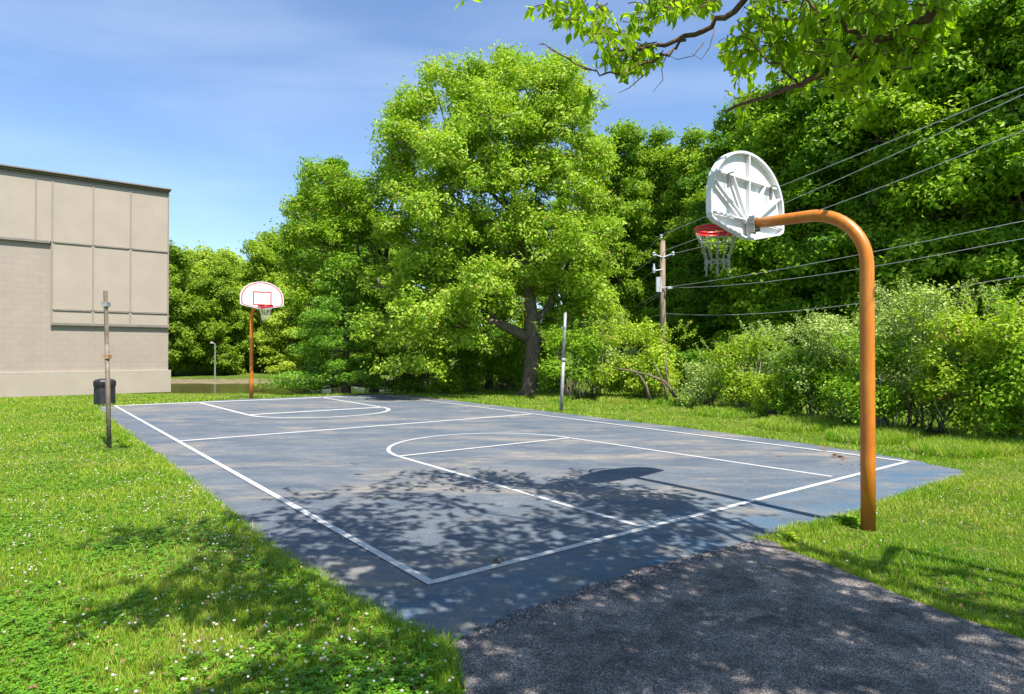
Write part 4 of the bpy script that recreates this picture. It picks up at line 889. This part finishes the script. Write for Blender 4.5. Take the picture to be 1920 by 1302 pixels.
# taller fringe along the left edge of the court and shade of the shrubs
tag(blades(x, y, H_, W_, 'grass', M['grass']), 'short green lawn grass around the court', 'grass', kind='stuff')
def fringe(pts, n, w0, hmin, hmax, out):
    P = np.array([np.asarray(p)[:2] for p in pts]); sl_ = np.linalg.norm(np.diff(P, axis=0), axis=1); cum = np.concatenate([[0], np.cumsum(sl_)]); dist = np.linalg.norm(P, axis=1)
    q = rg.uniform(0, cum[-1], n); x = np.interp(q, cum, P[:, 0]); y = np.interp(q, cum, P[:, 1]); keep = rg.random(n) < np.clip(5.0/np.hypot(x, y), .1, 1)
    x += rg.normal(0, w0, n); y += rg.normal(0, w0, n); x += out[0]; y += out[1]; return x[keep], y[keep], rg.uniform(hmin, hmax, keep.sum())
fx = [fringe(edgeL, 30000, .05, .03, .085, (-.05, -.03)), fringe(edgeR[:7], 9000, .05, .03, .075, (.04, -.04)), fringe([G(1432, 1017), G(1560, 1070), G(1700, 1130), G(1920, 1208)], 8000, .05, .02, .07, (.04, .03)), fringe(edgeB, 16000, .05, .03, .08, (.0, .06)), fringe([G(872, 1302), G(845, 1214)], 1500, .05, .04, .09, (-.05, 0))]
x = np.concatenate([f[0] for f in fx]); y = np.concatenate([f[1] for f in fx]); h_ = np.concatenate([f[2] for f in fx]); ok = y > .5
ok &= ~(inpoly(x+.0, y, drv_poly)); x, y, h_ = x[ok], y[ok], h_[ok]
tag(blades(x, y, h_*(1+np.clip((y-6)/30, 0, .8)), np.maximum(.0045, .0012*y), 'edge_grass', M['grass']), 'longer ragged grass leaning over the asphalt edges', 'grass', kind='stuff')
# rough grass in front of the shrubs
x, y = [], []
for px, py, rx, ry, n in ((1230, 752, 110, 8, 9000), (1380, 775, 80, 10, 6000), (1500, 800, 80, 12, 6000), (1640, 822, 90, 14, 8000), (1820, 845, 110, 16, 9000), (1040, 748, 40, 6, 2500)):
    a = rg.uniform(0, 6.28, n); k = np.sqrt(rg.random(n)); 
    for q in range(n):
        g_ = G(px+rx*k[q]*math.cos(a[q]), py+ry*k[q]*math.sin(a[q])); x.append(g_[0]); y.append(g_[1])
x = np.array(x); y = np.array(y); tag(blades(x, y, rg.uniform(.06, .2, len(x)), np.maximum(.008, .0011*y), 'rough_grass', M['grass']), 'taller rough grass at the foot of the shrubs', 'grass', kind='stuff')
# clover leaves
x, y = sample(50000, 2.3, 9, -1.6, .2); ok = lawnmask(x, y) & (rg.random(len(x)) < np.clip(.42-1.1*(nfn(x, y, 1.9)*.5+nfn(x, y, 5.3)*.3+nfn(x+3, y+1, 13)*.25), .04, 1)); x, y = x[ok], y[ok]; n = len(x)
z = rg.uniform(.018, .05, n); c = np.stack([x, y, z], 1); mb = MB()
for k in range(3):
    a = rg.uniform(0, .4, n)+k*2.09+x*50; t = np.stack([np.cos(a), np.sin(a), rg.uniform(-.1, .35, n)], 1); sz = rg.uniform(.009, .016, n)[:, None]*(1+.06*y[:, None]); s = np.stack([-np.sin(a), np.cos(a), np.zeros(n)], 1)
    v = np.stack([c, c+t*sz*.7+s*sz*.5, c+t*sz*1.15+s*sz*.2, c+t*sz*1.15-s*sz*.2, c+t*sz*.7-s*sz*.5], 1).reshape(-1, 3); kk = np.arange(n)*5; mb.add(v, np.stack([kk, kk+1, kk+2, kk+3, kk+4], 1))
tag(mb.build('clover_leaves', M['clover']), 'low three part clover leaves among the lawn grass', 'clover', kind='stuff')
# clover flowers
x, y = sample(9200, 2.3, 17, -1.6, -.05); dn = nfn(x+2, y, 1.4)*.6+nfn(x, y+4, 4)*.5; ok = lawnmask(x, y) & (rg.random(len(x)) < np.clip((.22+.75*dn)*np.clip(y/5, .55, 1), .02, 1)); x, y = x[ok], y[ok]
x2, y2 = sample(500, 3.0, 12, .45, .9); ok = lawnmask(x2, y2) & (rg.random(500) < .25); x = np.r_[x, x2[ok]]; y = np.r_[y, y2[ok]]; n = len(x)
zz = rg.uniform(.045, .085, n); rad = rg.uniform(.005, .0085, n)*(1+.03*y); hd = MB(); lat = [(-.75, .3), (-.3, .9), (.25, .95), (.65, .45)]; V_ = []
for q, (dz_, rr_) in enumerate(lat):
    for k in range(6):
        a = k/6*2*math.pi+q*.5; j = rg.uniform(.8, 1.2, n); V_.append(np.stack([x+rad*rr_*math.cos(a)*j, y+rad*rr_*math.sin(a)*j, zz+rad*dz_*.9], 1))
V_ = np.stack(V_, 1).reshape(-1, 3); k = (np.arange(n)*24)[:, None]; fq = np.array([[q*6+i, q*6+(i+1) % 6, (q+1)*6+(i+1) % 6, (q+1)*6+i] for q in range(3) for i in range(6)])
hd.add(V_, (k+fq.ravel()).reshape(-1, 4)); hd.f.append((k+np.array([18, 19, 20, 21, 22, 23])).reshape(-1, 6)); tag(hd.build('clover_flowers', M['petal']), 'small white clover flower heads scattered over the left lawn', 'flowers', kind='stuff')
# fallen debris, pebbles, weeds
def bits(pts, name, mat, label, cat, size, group):
    for i, (px, py) in enumerate(pts):
        g_ = G(px, py); r = np.random.default_rng(i+5); s = size*r.uniform(.7, 1.3); v = rnd_unit(r, 12)*s*np.array([1, .8, .45]); 
        m = MB().lathe([(s*.5, 0), (s*.95, s*.25), (s*.7, s*.6), (s*.2, s*.72)], n=7); m.v[0] += r.normal(0, s*.10, m.v[0].shape)*[1, 1, .4]
        o = m.build(name, mat, None, True); o.location = (g_[0], g_[1], .026 if inpoly(g_[:1], g_[1:2], drv_poly)[0] else .012); tag(o, label[i] if isinstance(label, list) else label, cat, group)
bits([(975, 1241), (1040, 1180)], 'pebble', M['pebble'], ['pale round pebble on the dark asphalt near its left side', 'small pale pebble on the dark asphalt close to the court edge'], 'pebble', .011, 'pebbles on the dark asphalt')
def stones(x, y, z, s, name, mat, label, cat):
    n = len(x); r = rg; base_ = np.array([[1, 0, 0], [0, 1, 0], [-1, 0, 0], [0, -1, 0], [0, 0, .8], [0, 0, -.3]], float)
    v = base_[None]*s[:, None, None]*r.uniform(.6, 1.2, (n, 6, 1)); a = r.uniform(0, 6.28, n); ca, sa = np.cos(a)[:, None], np.sin(a)[:, None]
    v = np.stack([v[..., 0]*ca-v[..., 1]*sa+x[:, None], v[..., 0]*sa+v[..., 1]*ca+y[:, None], v[..., 2]+z[:, None]], -1).reshape(-1, 3)
    k = (np.arange(n)*6)[:, None]; F_ = np.array([[0, 1, 4], [1, 2, 4], [2, 3, 4], [3, 0, 4], [1, 0, 5], [2, 1, 5], [3, 2, 5], [0, 3, 5]])
    return tag(MB().add(v, (k+F_.ravel()).reshape(-1, 3)).build(name, mat), label, cat, kind='stuff')
J = np.array(jN); cu = np.concatenate([[0], np.cumsum(np.linalg.norm(np.diff(J, axis=0), axis=1))]); q = rg.uniform(0, cu[-1], 9000)
x = np.interp(q, cu, J[:, 0])+rg.normal(.0, .035, 9000); y = np.interp(q, cu, J[:, 1])+rg.normal(-.012, .035, 9000); z = np.where(inpoly(x, y, drv_poly), .028, .013)
gm, gt, gp, go_ = mat_new('asphalt_stone'); gg = N(gt, 'ShaderNodeNewGeometry'); gr_ = ramp(gt, [(0, (.03, .027, .031)), (.7, (.12, .105, .112)), (.93, (.28, .25, .24)), (1, (.40, .36, .33))]); gt.links.new(gg.outputs['Random Per Island'], gr_.inputs[0]); gt.links.new(gr_.outputs[0], gp.inputs['Base Color']); gp.inputs['Roughness'].default_value = .8
stones(x, y, z, rg.uniform(.003, .010, 9000)*np.maximum(1, y/5), 'edge_gravel', gm, 'crumbled asphalt grit along the seam between blue court and dark path', 'gravel')
x, y = sample(60000, 2.2, 7, -.4, 1.0); ok = inpoly(x, y, drv_poly); x, y = x[ok], y[ok]; stones(x, y, np.full(len(x), .027), rg.uniform(.0022, .0052, len(x)), 'loose_gravel', gm, 'fine loose stones on the dark asphalt path', 'gravel')
x, y = sample(2600, 3.6, 20, -.8, .8); ok = inpoly(x, y, court_poly); x, y = x[ok], y[ok]; stones(x, y, np.full(len(x), .012), rg.uniform(.002, .006, len(x))*np.maximum(1, y/7), 'court_grit', gm, 'scattered grit and specks on the blue court', 'gravel')
x, y = sample(2600, 2.4, 12, -.95, .95); ok = lawnmask(x, y); x, y = x[ok], y[ok]; n = len(x); mlt = MB()
leaf_broad(mlt, np.stack([x, y, rg.uniform(.02, .045, n)], 1), rnd_unit(rg, n)*[1, 1, .3], np.array([0, 0, 1.])+rg.normal(0, .5, (n, 3)), rg.uniform(.012, .035, n)); tag(mlt.build('leaf_litter', M['dead']), 'small dry brown leaf bits lying in the lawn', 'leaf litter', kind='stuff')
def curled(px, py, size, label, seed):
    r = np.random.default_rng(seed); g_ = G(px, py); m = MB(); 
    for _ in range(5):
        c = r.normal(0, size*1.1, (1, 3))*[1, 1, 0]+[[0, 0, size*.25]]; leaf_broad(m, c, rnd_unit(r, 1)*[1, 1, .3], np.array([[0, 0, 1.]])+r.normal(0, .4, (1, 3)), np.array([size*1.6]))
    o = m.build('dead_leaves', M['dead']); o.location = (g_[0], g_[1], .015); tag(o, label, 'dead leaves', 'dry leaves on the court')
curled(1575, 860, .07, 'largest cluster of dry brown leaves on the court left of the orange pole', 1)
curled(1548, 846, .05, 'dry leaves on the right sideline of the court', 2)
curled(1602, 874, .04, 'few dry leaves just left of the orange pole on the court', 3)
curled(1462, 858, .03, 'lone dry leaf crumbs beside the key on the court', 4)
curled(935, 1062, .035, 'dark leaf litter lying across the near baseline', 6)
def weed(px, py, n, size, label, seed, col='leaf_shrub'):
    r = np.random.default_rng(seed); g_ = G(px, py); m = MB(); a = r.uniform(0, 6.28, n); t = np.stack([np.cos(a), np.sin(a), r.uniform(.15, 1.0, n)], 1); c = np.stack([r.normal(0, size*.35, n), r.normal(0, size*.3, n), np.full(n, .01)], 1)
    leaf_broad(m, c, t, np.array([0, 0, 1.])+r.normal(0, .3, (n, 3)), size*r.uniform(.5, 1.1, n)); o = m.build('weed', M[col]); o.location = (g_[0], g_[1], 0); tag(o, label, 'weed', 'weeds at the foot of posts')
weed(1592, 982, 42, .13, 'leafy weed clump at the left foot of the orange hoop pole', 1)
weed(1480, 1012, 60, .09, 'yellowish weed tuft at the corner where asphalt meets grass', 2, 'leaf_yellow')
weed(238, 838, 24, .11, 'dark weed tuft right of the left steel post', 3, 'leaf_wood')
weed(222, 830, 18, .08, 'smaller dark weed tuft close behind the left steel post', 4, 'leaf_wood')
print('OBJECTS', len(bpy.data.objects), 'POLYS', sum(len(m.polygons) for m in bpy.data.meshes))
